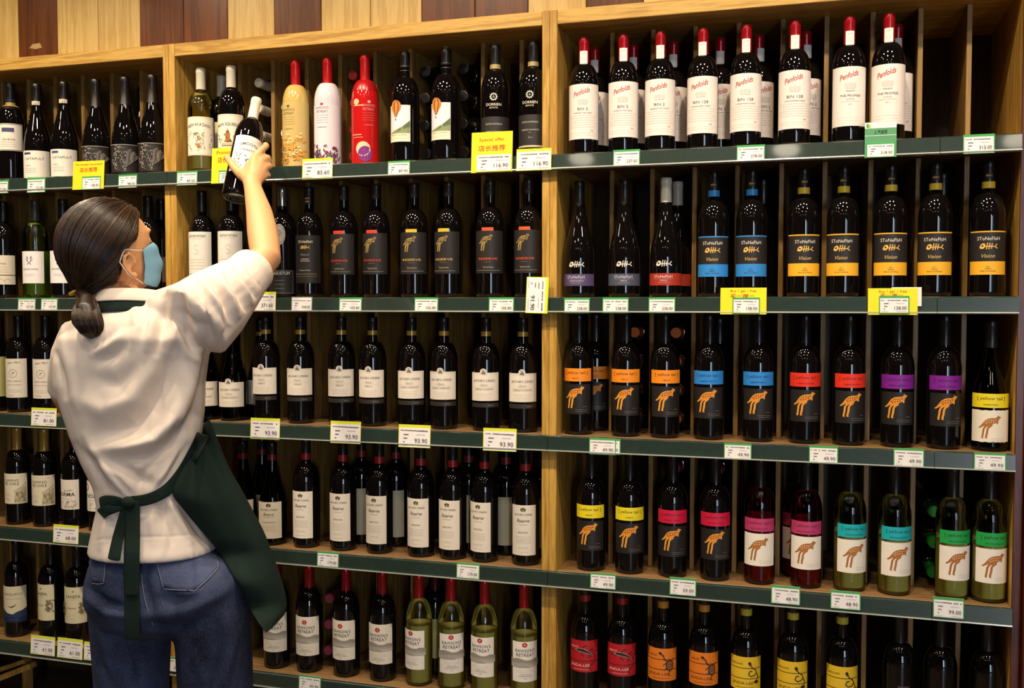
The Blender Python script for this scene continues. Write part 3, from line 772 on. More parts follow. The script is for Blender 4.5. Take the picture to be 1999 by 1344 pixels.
def d_vis(c):
    def f(p):
        p.rect(-0.05, 0.1535, 0.05, 0.1565, c); p.rect(-0.05, 0.052, 0.05, 0.084, c)
        p.text('SToNeFIsH', 0, 0.1385, 0.0085, '#e0d6c4', 0.052); p.fish(0, 0.1205, 0.040, '#e2b45a', '#221d1a'); p.text('Vision', 0, 0.097, 0.009, '#d9b266', 0.029, 0.35)
        K = '#3a3020'; p.text('2017', 0, 0.0715, 0.0028, K); p.text('SHIRAZ', 0, 0.0665, 0.0028, K, 0.014); p.text('WINE OF AUSTRALIA', 0, 0.061, 0.0028, K, 0.035)
    return f
for k, c, nm in (('vis_b', '#2f86d0', 'blue'), ('vis_y', '#f0b02a', 'yellow')):
    def nb(p, c=c): p.lines(0, 0.268, 1, 0.003, 0.016, '#8a6a2a' if c[1] == 'f' else '#245a8a', 0.002)
    btype(k, 'tall', 'dark', 'black bottle with fishbone label edged %s' % nm, (0.275, '#16120f', 'screw'), ((0.261, 0.277, c if nm == 'blue' else '#cdb02e', 'plain'),),
          ((0.052, 0.157, 1.22, '#262120', d_vis(c)), (0.283, 0.300, 0.6, '#16120f', lambda p: p.fish(0.0, 0.2915, 0.015, '#dba848', '#181412'), dict(R=0.0148, name='cap_print'))))

def d_jp(p):
    p.text('Jean Marc', 0, 0.163, 0.0085, '#5a5048', 0.046, 0.45, 3); p.ring(-0.002, 0.128, 0.0125, 0.0135, '#6a6058'); p.text('JP', -0.002, 0.128, 0.0095, '#6a6058', 0.011, 0.3)
    p.text('MERLOT CABERNET', 0, 0.103, 0.0036, '#6a6058', 0.048); p.text('Cabernet Sauvignon', 0, 0.091, 0.0036, '#6a6058', 0.05); p.lines(0, 0.074, 2, 0.006, 0.05, '#a89c90'); p.lines(-0.01, 0.058, 2, 0.004, 0.022, '#8a7c70')
btype('jp', 'bord', 'dark', 'dark bottle with ringed monogram on ivory label', (0.25, '#14110f', 'screw'), (), ((0.049, 0.176, 1.05, '#d9cdbd', d_jp),))
btype('jp_g', 'bord', 'dark', 'dark bottle with yellow-green label at the frame edge', (0.25, '#14110f', 'screw'), (), ((0.049, 0.18, 1.05, '#b8b06a', None),))
def d_jc(grape, z0=0.085, z1=0.164):
    def f(p):
        D = '#4a433c'; h = z1 - z0
        p.ell(-0.0015, z1 + 0.0018, 0.0098, 0.0098, '#e6dacb', 22); p.ring(-0.0015, z1 + 0.0018, 0.0068, 0.0076, '#8a8070'); leafdots(p, '#4f4a38', 12, 31, -0.006, 0.003, z1 - 0.003, z1 + 0.006, 0.0022)
        frame(p, 0.0435, z0 + 0.002, z1 - 0.002, '#b8ac9c', 0.0004)
        p.text("JACOB'S CREEK", 0, z1 - 0.0225, 0.0072, D, 0.066); p.text('Classic', 0, z1 - 0.0335, 0.006, '#a09484', 0.022, 0.45); p.rect(-0.03, z1 - 0.0395, 0.03, z1 - 0.0392, '#b8ac9c')
        p.text(grape, 0, z1 - 0.0455, 0.0038, D, 0.054 if len(grape) > 8 else 0.022); p.lines(0, z1 - 0.058, 3, 0.006, 0.05, '#b0a494', 0.0005)
    return f
for k, g in (('jc_s', 'SHIRAZ'), ('jc_m', 'MERLOT'), ('jc_sc', 'SHIRAZ CABERNET'), ('jc_cs', 'CABERNET SAUVIGNON')):
    btype(k, 'bord', 'dark', 'dark bottle with gold neck band and medallion-topped white label', (0.279, '#15100f', 'screw'), ((0.265, 0.278, '#b8933c', 'foil'),),
          ((0.085, 0.164, 1.2, '#e6dacb', d_jc(g)), (0.067, 0.079, 1.2, '#2e2822', lambda p: p.stroke([(0.012 + 0.004 * t, 0.073 + 0.002 * (-1) ** t) for t in range(5)], 0.0007, '#a89c80'), dict(name='foot_band'))))
btype('jc_w', 'burg', 'olive', 'olive slope-shouldered bottle with medallion-topped white label', (0.272, '#15100f', 'screw'), ((0.256, 0.268, '#c08a3c', 'foil'),), ((0.043, 0.118, 1.15, '#e6dacb', d_jc('CHARDONNAY', 0.043, 0.118)),), (0.045, 0.125, '#b9b070'))
btype('jc_wb', 'burg', 'olive', 'olive bottle with gold neck band standing in second row', (0.272, '#15100f', 'screw'), ((0.256, 0.268, '#a07a3c', 'foil'),), ((0.043, 0.118, 1.15, '#d0c4b4', None),), (0.045, 0.125, '#a8a060'))

def yt_text(p, c, grape, dark='#33241c'):
    p.text('[ yellow tail ]', 0.001, 0.1685, 0.0098, dark, 0.066); p.text(grape, 0, 0.1545, 0.0038, dark, 0.042 if len(grape) > 8 else 0.019)
def d_yt(c, grape):
    return lambda p: yt_text(p, c, grape, '#2c1f2c' if c in ('#7c1c8c', '#c8143c') else '#33241c')
def d_ytk(p):
    p.kang(-0.003, 0.1035, 0.054, '#dd8526', '#4a2a12', '#f0b04a'); p.lines(0.016, 0.069, 2, 0.0045, 0.036, '#8a8078', 0.0005); p.stroke([(0.02, 0.076), (0.026, 0.078), (0.032, 0.076)], 0.0006, '#8a8078')
def d_ytkw(p):
    p.kang(-0.002, 0.0945, 0.054, '#b06a2a', '#e8d8b8', '#8a4a1a'); p.lines(0.018, 0.064, 2, 0.005, 0.034, '#b0a494', 0.0005)
YT = (('yt_o', '#f08a1e', 'MERLOT', 'orange'), ('yt_b', '#2a82d2', 'CABERNET MERLOT', 'blue'), ('yt_r', '#e0301c', 'CABERNET SAUVIGNON', 'red'), ('yt_p', '#7c1c8c', 'SHIRAZ CABERNET', 'purple'), ('yt_y', '#e6cf22', 'SHIRAZ', 'yellow'), ('yt_m', '#c8143c', 'PINOT NOIR', 'crimson'))
for k, c, g, nm in YT:
    btype(k, 'tall', 'dark', 'black bottle with %s band above orange leaping kangaroo' % nm, (0.255, '#141010', 'screw'), (), ((0.146, 0.181, 1.2, c, d_yt(c, g)), (0.057, 0.138, 1.12, '#211c1a', d_ytk, dict(name='lower_label'))))
btype('yt_c', 'burgt', 'olive', 'pale bottle with yellow band and torn-edged white kangaroo label', (0.25, '#1c1814', 'screw'), (), ((0.106, 0.14, 1.2, '#e6cf22', lambda p: (p.text('[ yellow tail ]', 0.001, 0.1275, 0.0098, '#33241c', 0.066), p.text('CHARDONNAY', 0, 0.1135, 0.0038, '#33241c', 0.034))), (0.023, 0.1, 1.2, '#e9ddc9', lambda p: (p.kang(-0.002, 0.06, 0.05, '#b06a2a', '#e8d8b8', '#8a4a1a'), p.lines(0.018, 0.032, 2, 0.005, 0.034, '#b0a494', 0.0005)), dict(wavy=True, name='lower_label'))), (0.03, 0.138, '#c8c070'))
for k, gl, c, g, nm, bk in (('yt_rose', 'rose', '#b83868', 'PINK MOSCATO', 'rosy bottle with pink band', '#d89080'), ('yt_t', 'white', '#18a8b0', 'MOSCATO', 'pale bottle with turquoise band', '#dfe6a0'), ('yt_g', 'white', '#1f9a48', 'SAUVIGNON BLANC', 'pale bottle with green band', '#d5e090')):
    btype(k, 'tall', gl, nm + ' and white kangaroo label', (0.25, '#181412', 'screw'), (), ((0.14, 0.173, 1.15, c, (lambda p, g=g: (p.text('[ yellow tail ]', 0.001, 0.161, 0.0098, '#26301f', 0.066), p.text(g, 0, 0.147, 0.0038, '#26301f', 0.044)))), (0.05, 0.134, 1.15, '#ece1d2', d_ytkw, dict(name='lower_label'))), (0.04, 0.135, bk))

def d_cam(p):
    p.lines(0, 0.160, 1, 0.004, 0.06, '#b5a894'); p.text('CAMINO', -0.006, 0.1475, 0.0085, '#4a3c2c', 0.05); p.text('DE CHILE', -0.006, 0.1365, 0.0085, '#4a3c2c', 0.05)
    p.poly([(0.004, 0.074), (0.042, 0.074), (0.042, 0.128), (0.03, 0.124), (0.014, 0.112), (0.006, 0.098)], '#b3a682'); p.stroke([(0.004, 0.112), (0.022, 0.122), (0.042, 0.138)], 0.0012, '#6a5c44'); p.ring(0.024, 0.098, 0.008, 0.0095, '#7a6c50'); leafdots(p, '#857654', 22, 41, 0.008, 0.04, 0.078, 0.112, 0.003)
    p.lines(-0.022, 0.104, 2, 0.006, 0.03, '#a89a84'); p.text('2014', -0.016, 0.086, 0.004, '#5a4c3a')
btype('camino', 'bord', 'dark', 'dark bottle with golden capsule and archway on cream label', (0.245, '#b08a3c', 'foil'), (), ((0.07, 0.169, 1.15, '#d9ccb2', d_cam),))
def d_norma(p):
    p.text('Bodegas', 0.012, 0.1265, 0.006, '#6a6056', 0.03, 0.4, 8); p.text('NORMA', 0, 0.114, 0.0125, '#3a322c', 0.068, 0, 0, 0.012); p.lines(0, 0.1, 1, 0.005, 0.05, '#a89c90')
    p.ring(-0.034, 0.142, 0.0085, 0.011, '#a8442c'); leafdots(p, '#b0a290', 30, 43, -0.02, 0.04, 0.074, 0.095, 0.003)
btype('norma', 'bord', 'dark', 'dark bottle with crimson capsule and bold white label', (0.262, '#5a1414', 'foil'), (), ((0.065, 0.161, 1.15, '#ded2c2', d_norma),))
def sprig(p, z):
    for x, dz, rx, rz in ((-0.0045, 0, 0.003, 0.0042), (0.0, 0.0025, 0.0024, 0.0036), (0.0048, 0.0008, 0.0034, 0.003), (0.004, -0.0034, 0.0028, 0.002), (-0.002, -0.0035, 0.0022, 0.0018)):
        p.ell(x, z + dz, rx, rz, '#5a5238', 10)
def d_jr(p):
    D = '#4a4238'
    sprig(p, 0.158); p.text("JACOB'S CREEK", 0, 0.1435, 0.0062, D, 0.054); p.text('Reserve', 0, 0.1275, 0.0095, D, 0.036, 0.45); p.lines(0, 0.116, 1, 0.005, 0.025, '#7a7064')
    p.text('BAROSSA', 0, 0.0945, 0.0036, D, 0.028); p.lines(0, 0.082, 4, 0.0055, 0.046, '#a2968a', 0.0005); p.stroke([(-0.014 + 0.004 * t, 0.0515 + 0.0022 * (-1) ** t) for t in range(8)], 0.0007, '#8a7e70'); p.lines(0, 0.04, 1, 0.005, 0.03, '#b5a99b')
btype('jr', 'tall', 'dark', 'dark bottle with red neck band and tall script label', (0.282, '#17100f', 'screw'), ((0.261, 0.281, '#9c1c1c', 'plain'),), ((0.030, 0.17, 0.95, '#e0d4c4', d_jr),))
btype('jr_b', 'tall', 'dark', 'dark bottle with cream label half hidden in second row', (0.282, '#17100f', 'screw'), ((0.261, 0.281, '#7c1c1c', 'plain'),), ((0.030, 0.17, 0.95, '#c9bd9c', None),))
def d_jrw(p):
    D = '#4a4238'
    sprig(p, 0.1225); p.text("JACOB'S CREEK", 0, 0.1085, 0.0058, D, 0.054); p.text('Reserve', 0, 0.0955, 0.008, D, 0.032, 0.45); p.lines(0, 0.087, 1, 0.005, 0.035, '#7a7064'); p.text('ADELAIDE HILLS', 0, 0.0715, 0.0034, D, 0.042); p.lines(0, 0.06, 4, 0.005, 0.044, '#a2968a', 0.0005)
btype('jr_w', 'burg', 'olive', 'olive slope-shouldered bottle with red neck band and script label', (0.274, '#17100f', 'screw'), ((0.254, 0.272, '#7c1616', 'plain'),), ((0.022, 0.132, 0.98, '#dfd2bc', d_jrw),), (0.03, 0.135, '#8a7c38'))
btype('jr_wb', 'burg', 'olive', 'olive bottle with red neck band in second row', (0.274, '#17100f', 'screw'), ((0.254, 0.272, '#6c1616', 'plain'),), ((0.022, 0.132, 0.98, '#c4b79c', None),), (0.03, 0.135, '#8a7c38'))
def d_can(p):
    leafdots(p, '#6a604a', 5, 61, -0.003, 0.003, 0.172, 0.178, 0.002); p.text('CANEPA', -0.002, 0.158, 0.0095, '#5a4f3a', 0.05); p.lines(0, 0.148, 1, 0.004, 0.024, '#a89c80'); p.text('Finisimo', -0.006, 0.121, 0.0058, '#7a6c50', 0.032, 0.5)
    for cx in (0.029, -0.036):
        p.ring(cx, 0.119, 0.0085, 0.011, '#8a7c58'); leafdots(p, '#7a6c4c', 26, 63, cx - 0.012, cx + 0.012, 0.1, 0.14, 0.004)
    p.lines(-0.008, 0.1, 1, 0.004, 0.03, '#b0a484'); p.lines(0, 0.084, 1, 0.004, 0.018, '#a89c80', 0.001)
btype('canepa', 'bord', 'dark', 'dark bottle with ornate scrolls on parchment label', (0.25, '#14100f', 'screw'), (), ((0.07, 0.188, 1.1, '#cfc4a2', d_can),))
def d_blue(p):
    p.poly([(-0.047, 0.05), (0.047, 0.05), (0.047, 0.098), (0.032, 0.09), (0.015, 0.086), (0.0, 0.078), (-0.018, 0.082), (-0.034, 0.092), (-0.047, 0.1)], '#26304e')
    p.poly([(-0.047, 0.05), (0.047, 0.05), (0.047, 0.066), (-0.047, 0.07)], '#1a2140'); p.text('MANQUEHUE', 0, 0.144, 0.008, '#7a6e56', 0.062); p.lines(0.004, 0.129, 1, 0.004, 0.055, '#9a8e76')
    p.poly([(-0.016, 0.104), (-0.002, 0.104), (0.014, 0.112), (0.004, 0.103), (-0.002, 0.1)], '#4a4438'); p.text('CABERNET', 0, 0.06, 0.004, '#3c5aa0', 0.04)
btype('blue5', 'bord', 'dark', 'dark bottle with gliding bird over blue hills on label', (0.25, '#14100f', 'screw'), (), ((0.05, 0.17, 1.15, '#cfc4a6', d_blue),))
def d_raw(p):
    for k in range(7): a = k * 2 * pi / 7; p.ell(-0.002 + 0.005 * cos(a), 0.1545 + 0.0042 * sin(a), 0.0032, 0.0026, '#b8322c', 8)
    p.text("RAWSON'S", 0, 0.1385, 0.0088, '#4a443e', 0.058); p.text('RETREAT', 0, 0.1265, 0.0088, '#4a443e', 0.052)
    rr = random.Random(71)
    for k in range(3):
        z = 0.098 + 0.006 * k
        pts = [(-0.044 + 0.0088 * i, z + rr.uniform(0.0, 0.007)) for i in range(11)]
        p.poly([(-0.044, z - 0.006)] + pts + [(0.044, z - 0.006)], ('#8f877c', '#a59c90', '#b5aca0')[2 - k])
    for i in range(9): p.stroke([(-0.04 + i * 0.005, 0.098), (-0.036 + i * 0.006, 0.09)], 0.0007, '#7a7268')
    p.lines(0, 0.083, 2, 0.005, 0.05, '#a89e92', 0.0005); p.text('SEMILLON', 0, 0.0715, 0.003, '#6a6258', 0.026); p.text('SAUVIGNON BLANC', 0, 0.0665, 0.003, '#6a6258', 0.04); p.text('2018', 0, 0.0595, 0.0026, '#6a6258')
btype('raw', 'bord', 'dark', 'dark bottle with red capsule and grey vineyard label', (0.252, '#9c1418', 'foil'), (), ((0.053, 0.17, 1.1, '#ddd2c2', d_raw),))
btype('raw_w', 'bord', 'white', 'pale wine bottle with red cap and grey vineyard label', (0.250, '#b01a1e', 'foil'), (), ((0.05, 0.163, 1.0, '#e6dcd2', d_raw),), (0.045, 0.171, '#d6d068'))
btype('raw_b', 'bord', 'dark', 'dark bottle with pale label behind the yellow wine bottles', (0.252, '#4c1014', 'foil'), (), ((0.053, 0.17, 1.25, '#c9c480', None),))
def d_jin(c, L, kind):
    K = '#2c1c14'
    def f(p):
        p.rect(-0.047, 0.154, 0.047, 0.1556, K); p.rect(-0.047, 0.127, 0.047, 0.1286, K)
        t = {'r': 'MERLOT', 'o': 'SHIRAZ', 'y': 'CABERNET SAUVIGNON'}[kind]
        p.text(t, -0.024, 0.166, 0.005, L, 0.034 if kind == 'y' else 0.026); p.text('JINDA-LEE', -0.008, 0.1145, 0.0088, L, 0.058); p.lines(-0.002, 0.104, 1, 0.004, 0.05, L, 0.0008)
        ink_ = '#e0ccc0' if kind == 'r' else K
        if kind == 'r':
            p.poly([(-0.02, 0.157), (-0.012, 0.163), (0.004, 0.162), (0.02, 0.154), (0.03, 0.142), (0.024, 0.142), (0.014, 0.15), (-0.004, 0.154)], K)
            for q in (((0.0, 0.163), (0.006, 0.17), (0.014, 0.169)), ((0.002, 0.153), (-0.002, 0.146), (0.006, 0.142)), ((0.018, 0.157), (0.03, 0.163)), ((0.022, 0.145), (0.016, 0.138)), ((0.032, 0.15), (0.038, 0.138), (0.034, 0.124), (0.024, 0.118), (0.018, 0.108), (0.026, 0.102))): p.stroke(list(q), 0.002, K)
            p.stroke([(-0.02, 0.157), (-0.012, 0.163), (0.004, 0.162), (0.02, 0.154), (0.03, 0.142), (0.014, 0.15), (-0.02, 0.157)], 0.0007, ink_)
        elif kind == 'o':
            p.ell(0.024, 0.139, 0.011, 0.015, K); p.ell(0.024, 0.139, 0.008, 0.0115, '#8a5a34'); p.ell(-0.002, 0.172, 0.004, 0.003, K)
            p.stroke([(-0.002, 0.171), (0.006, 0.166), (0.009, 0.157), (0.016, 0.15)], 0.003, K)
            for q in (((0.014, 0.146), (0.006, 0.14)), ((0.016, 0.132), (0.008, 0.127)), ((0.03, 0.15), (0.036, 0.158)), ((0.024, 0.124), (0.02, 0.114), (0.026, 0.112))): p.stroke(list(q), 0.002, K)
            p.ring(0.024, 0.139, 0.004, 0.005, K)
        else:
            p.poly([(0.006, 0.169), (0.012, 0.173), (0.016, 0.166), (0.011, 0.161)], K)
            p.stroke([(0.012, 0.166), (0.017, 0.157), (0.027, 0.151), (0.03, 0.143), (0.024, 0.136), (0.014, 0.134), (0.008, 0.139), (0.011, 0.147), (0.018, 0.148)], 0.0026, K)
            p.stroke([(0.03, 0.143), (0.036, 0.13), (0.03, 0.121), (0.022, 0.118)], 0.0026, K); p.ell(0.03, 0.119, 0.006, 0.0045, K)
    return f
for k, c, L, kind, nm, bc in (('jin_r', '#b01a24', '#e8cfc0', 'r', 'red', '#9c1c1c'), ('jin_o', '#d8741e', '#5a2a12', 'o', 'orange', '#cf8a2a'), ('jin_y', '#dcb428', '#4a3a14', 'y', 'mustard', '#c9b83a')):
    btype(k, 'tall', 'dark', 'bottle with striped %s reptile label and matching neck band' % nm, (0.30, '#1c1512' if kind == 'r' else ('#b87a3a' if kind == 'o' else '#8a7a2a'), 'screw'), ((0.285, 0.302, bc, 'plain'), (0.304, 0.318, '#1a1412', 'screw')), ((0.097, 0.184, 1.2, c, d_jin(c, L, kind)),))
btype('plain', 'bord', 'dark', 'plain dark bottle', (0.25, '#161110', 'screw'))
btype('plainlab', 'tall', 'dark', 'plain black bottle with small mauve-brown label', (0.25, '#161110', 'screw'), (), ((0.06, 0.15, 0.35, '#4a363c', None, dict(c=0.25)),))
btype('plainburg', 'burg', 'dark', 'dark slope-shouldered bottle with bare glass', (0.25, '#161110', 'screw'))
btype('dark_wl', 'bord', 'dark', 'dark bottle with white label beside the oak post', (0.25, '#161110', 'screw'), (), ((0.05, 0.13, 1.2, '#d8ccbc', None),))
for k, hx, nm in (('lie_cream', '#d6ccb4', 'cream-capped'), ('lie_orange', '#c8622c', 'orange-capped'), ('lie_green', '#2c9a3c', 'green-capped'), ('lie_red', '#a83028', 'red-capped'), ('lie_gold', '#b08a3c', 'gold-capped'), ('lie_crim', '#8a1c44', 'crimson-capped'), ('lie_silver', '#1c1815', 'silver-ringed'), ('lie_rose', '#b04a5a', 'pink-capped')):
    btype(k, 'bord', 'dark', nm + ' dark bottle lying cap outward', (0.252, hx, 'screw'), ((0.3105, 0.3145, '#b8b4aa', 'metal'),) if k == 'lie_silver' else ())
# ------------------------------------------------------------------ where every bottle stands
# (pixel column of the bottle's axis, kind, distance of its axis behind the shelf front, turn of the label in degrees)
A = 0.057
ROWS = {
 1: {'L': [(-30, 'gray', A, 0), (22, 'gray', A, 6), (73, 'catapult', A, 0), (126, 'catapult', A, 2), (188, 'art', A, 0), (245, 'art', A, 3), (298, 'art', A, 0), (283, 'plainburg', 0.19, 0)],
     'C': [(393, 'daisy', A, 0), (452, 'squeeze', A, -4), (428, 'creamcap', 0.165, 0),
           (578, 'pgold', A, -6), (640, 'pwhite', A, -4), (713, 'pred', A, 0), (791, 'balloon', A, -20), (871, 'balloon', A, -24), (967, 'dorr', A, 0), (1041, 'dorr', A, -8)],
     'R': [(1140, 'bin2', A, 0), (1217, 'bin2', A, 2), (1289, 'bin2', A, 0), (1372, 'bin128', A, -6), (1456, 'bin128', A, 0), (1551, 'bin128', A, 2), (1657, 'promise', A, 5), (1734, 'promise', A, -3),
           (1161, 'bin_back', 0.165, 0), (1236, 'bin_back', 0.165, 2), (1309, 'bin_back', 0.165, 2), (1405, 'bin_back', 0.165, 5), (1480, 'bin_back', 0.165, 30), (1572, 'bin_back', 0.165, 25), (1750, 'bin_back', 0.165, 2)]},
 2: {'L': [(8, 'left8', A, 0), (70, 'howe', A, -14), (124, 'howe_d', A, -8), (290, 'plain', A, 0), (316, 'dark_wl', 0.145, 0), (-45, 'plain', A, 0)],
     'C': [(395, 'tamer', A, -14), (452, 'tamer', A, -4), (552, 'angus', A, -4), (604, 'stoned', A, -8), (672, 'res_r', A, -16), (735, 'res_r', A, -12), (809, 'res_y', A, -5), (876, 'res_y', A, -16), (957, 'res_o', A, -4), (1032, 'res_o', A, -12), (510, 'angus', 0.165, 0)],
     'R': [(1131, 'sf_p', A, -6), (1219, 'sf_s', A, 3), (1300, 'sf_r', A, -4), (1324, 'sf_rb', 0.15, 0), (1393, 'vis_b', A, -2), (1467, 'vis_b', A, 0), (1568, 'vis_y', A, 8), (1646, 'vis_y', A, -6), (1738, 'vis_y', A, 2), (1825, 'vis_y', A, -2), (1928, 'vis_y', A, 0),
           (1503, 'plain', 0.175, 0), (1862, 'plain', 0.175, 0)]},
 3: {'L': [(-10, 'jp_g', A, 6), (37, 'jp', A, -8), (90, 'jp', A, -6)],
     'C': [(402, 'jc_w', A, 0), (455, 'jc_w', A, -6), (487, 'jc_wb', 0.15, 0), (520, 'jc_s', A, -10), (587, 'jc_s', A, -2), (667, 'jc_m', A, 2), (728, 'jc_m', A, -8), (804, 'jc_sc', A, -2), (867, 'jc_sc', A, -6), (949, 'jc_cs', A, -2), (1021, 'jc_cs', A, 4)],
     'R': [(1130, 'yt_o', A, -8), (1182, 'yt_o', 0.15, 0), (1222, 'yt_o', A, 0), (1298, 'yt_o', A, 10), (1384, 'yt_b', A, -2), (1480, 'yt_b', A, 2), (1571, 'yt_r', A, 4), (1657, 'yt_r', A, 12), (1752, 'yt_p', A, -2), (1843, 'yt_p', A, 10), (1933, 'yt_c', A, 0),
           (1414, 'plain', 0.185, 0)]},
 4: {'L': [(35, 'camino', A, -6), (88, 'camino', A, -4), (145, 'norma', A, -30), (196, 'norma', A, -10)],
     'C': [(475, 'jr_w', A, 0), (532, 'jr_w', A, -6), (500, 'jr_wb', 0.15, 6), (598, 'jr', A, -16), (670, 'jr', A, -14), (741, 'jr', A, -16), (822, 'jr', A, -14), (884, 'jr', A, -18), (946, 'jr', A, -22), (1026, 'jr', A, -4),
           (700, 'jr_b', 0.15, -10), (768, 'jr_b', 0.15, -10), (915, 'jr_b', 0.15, 0), (988, 'jr_b', 0.15, 6), (1050, 'jr_b', 0.15, 0)],
     'R': [(1154, 'yt_y', A, -4), (1229, 'yt_y', A, 4), (1313, 'yt_m', A, 2), (1396, 'yt_m', A, 4), (1483, 'yt_rose', A, -2), (1574, 'yt_rose', A, 0), (1659, 'yt_t', A, 18), (1746, 'yt_t', A, 16), (1859, 'yt_g', A, 18), (1931, 'yt_g', A, 16),
           (1502, 'yt_rose', 0.15, 4), (1556, 'yt_rose', 0.15, 0)]},
 5: {'L': [(33, 'blue5', A, -4), (100, 'canepa', A, -34), (152, 'canepa', A, -6)],
     'C': [(540, 'raw', A, -4), (604, 'raw', A, -8), (676, 'raw', A, -14), (747, 'raw', A, -10), (818, 'raw_w', A, -26), (881, 'raw_w', A, 10), (946, 'raw_w', A, -10), (1023, 'raw_w', A, 12), (850, 'raw_b', 0.15, 0)],
     'R': [(1142, 'jin_r', A, -6), (1214, 'jin_r', A, 2), (1294, 'jin_o', A, -4), (1374, 'jin_o', A, 0), (1456, 'jin_y', A, 0), (1547, 'jin_y', A, -2), (1643, 'jin_y', A, 2), (1755, 'plainlab', A, 0), (1835, 'plainlab', A, 0), (1926, 'plainlab', A, 0)]},
}
ROWNAME = {1: 'top shelf', 2: 'second shelf', 3: 'middle shelf', 4: 'fourth shelf', 5: 'lowest shelf'}
ORD = ['first', 'second', 'third', 'fourth', 'fifth', 'sixth', 'seventh', 'eighth', 'ninth', 'tenth', 'eleventh', 'twelfth', 'thirteenth', 'fourteenth', 'fifteenth']
NUM = ['', 'one', 'two', 'three', 'four', 'five', 'six', 'seven', 'eight', 'nine', 'ten', 'eleven', 'twelve', 'thirteen', 'fourteen', 'fifteen']
WHERE = {'L': 'towards the woman', 'C': 'from the woman', 'R': 'from the post'}
DIVS = sorted([-2.95, -2.84, -2.73, -2.62, -2.51, -2.402, -2.292, -2.18, -2.067, -1.9, -1.85, -1.71, -1.594, -1.478, -1.367, -1.253, -1.141, -1.03, -0.917, -0.802, -0.7085 + 0.0062, -0.667 - 0.0062, -0.542, -0.430, -0.316, -0.203, -0.090, 0.019, 0.131, 0.244, 0.357, 0.463])
def slot_x(x, rad):
    """keep a bottle behind the front row clear of the dividers of its slot"""
    for a, b in zip(DIVS[:-1], DIVS[1:]):
        if a <= x < b and b - a > 2 * rad + 0.0126:
            return min(max(x, a + 0.0066 + rad), b - 0.0066 - rad)
    return x
for r, bays in ROWS.items():
    for bk, lst in bays.items():
        lst = sorted(lst, key=lambda q: q[0])
        cnt = {}
        for q in lst: cnt.setdefault(TYPES[q[1]]['desc'], []).append(q)
        for q in lst:
            u, key, dy, tn = q
            z = SHELF[r]
            x = x_at(u, dy, z + 0.15)
            if dy > 0.1: x = slot_x(x, 0.0425)
            ds = TYPES[key]['desc']; same = cnt[ds]
            lab = '%s, %s' % (ds, ROWNAME[r])
            grp = None
            if len(same) > 1:
                lab += ', %s %s' % (ORD[same.index(q)], WHERE[bk])
                grp = '%s bottles on the %s' % (key.split('_')[0] if 0 else ds.split(' with ')[0], ROWNAME[r])
            yaw = 0.6 * atan2(-x, 2.65) + radians(tn)
            put_bottle(key, (x, dy, z + 0.0002), yaw, lab, grp)

# bottles lying behind the front row, cap ends outward, stacked in their slots
LIE = [(1, [(500, 180, 'lie_cream'), (547, 222, 'lie_cream'), (548, 312, 'lie_cream'), (514, 230, 'lie_cream'), (683, 160, 'lie_red'), (818, 150, 'lie_silver'), (832, 203, 'lie_silver'), (822, 257, 'lie_silver'), (902, 143, 'lie_silver'), (831, 307, 'lie_silver')]),
       (3, [(1240, 660, 'lie_orange'), (1320, 659, 'lie_orange')]),
       (4, [(1823, 1005, 'lie_green'), (1823, 1118, 'lie_green'), (1330, 924, 'lie_crim'), (1412, 928, 'lie_crim'), (21, 886, 'lie_gold')]),
       (5, [(640, 1165, 'lie_rose')])]
slots = {}
for r, lst in LIE:
    for u, v, key in lst:
        p = at(u, v, 0.115)
        k = max(0, round((p.z - SHELF[r] - 0.041) / 0.0795))
        slots.setdefault((r, sum(1 for d in DIVS if d < p.x)), []).append((k, p.x, key))
LIEDESC = {'lie_cream': ('cream-capped bottle lying beside the painted bottles', 'woman'), 'lie_red': ('red-capped bottle lying between white and red painted bottles', 'woman'), 'lie_silver': ('silver-ringed bottle lying behind the balloon labels', 'woman'),
           'lie_orange': ('orange-capped bottle lying behind the orange bands', 'post'), 'lie_green': ('green-capped bottle lying beside the green bands', 'post'), 'lie_crim': ('crimson-capped bottle lying behind the crimson bands', 'post'), 'lie_gold': ('gold-capped bottle lying behind the archway labels', 'woman'), 'lie_rose': ('pink-capped bottle lying behind the vineyard labels', 'woman')}
cols = {}
for (r, _), lst in sorted(slots.items(), key=lambda q: (q[0][0], q[0][1])):
    kmax = max(k for k, _, _ in lst)
    x0 = slot_x(sum(x for _, x, _ in lst) / len(lst), 0.0396); key = lst[0][2]
    c = cols.setdefault(key, 0); cols[key] += 1
    ncol = sum(1 for q in slots.values() if q[0][2] == key)
    for k in range(kmax + 1):
        ys = 0.112 + 0.005 * ((k * 7 + int(x0 * 100)) % 3)
        lab = LIEDESC[key][0] + (', layer %s' % NUM[k + 1] if kmax else '') + (', %s slot from the %s' % (ORD[c], LIEDESC[key][1]) if ncol > 1 else '')
        put_bottle(key, (x0, ys + 0.317, SHELF[r] + 0.0396 + 0.0792 * k), 0, lab, LIEDESC[key][0].replace('bottle', 'bottles', 1), rot=(pi / 2, 0, 0))

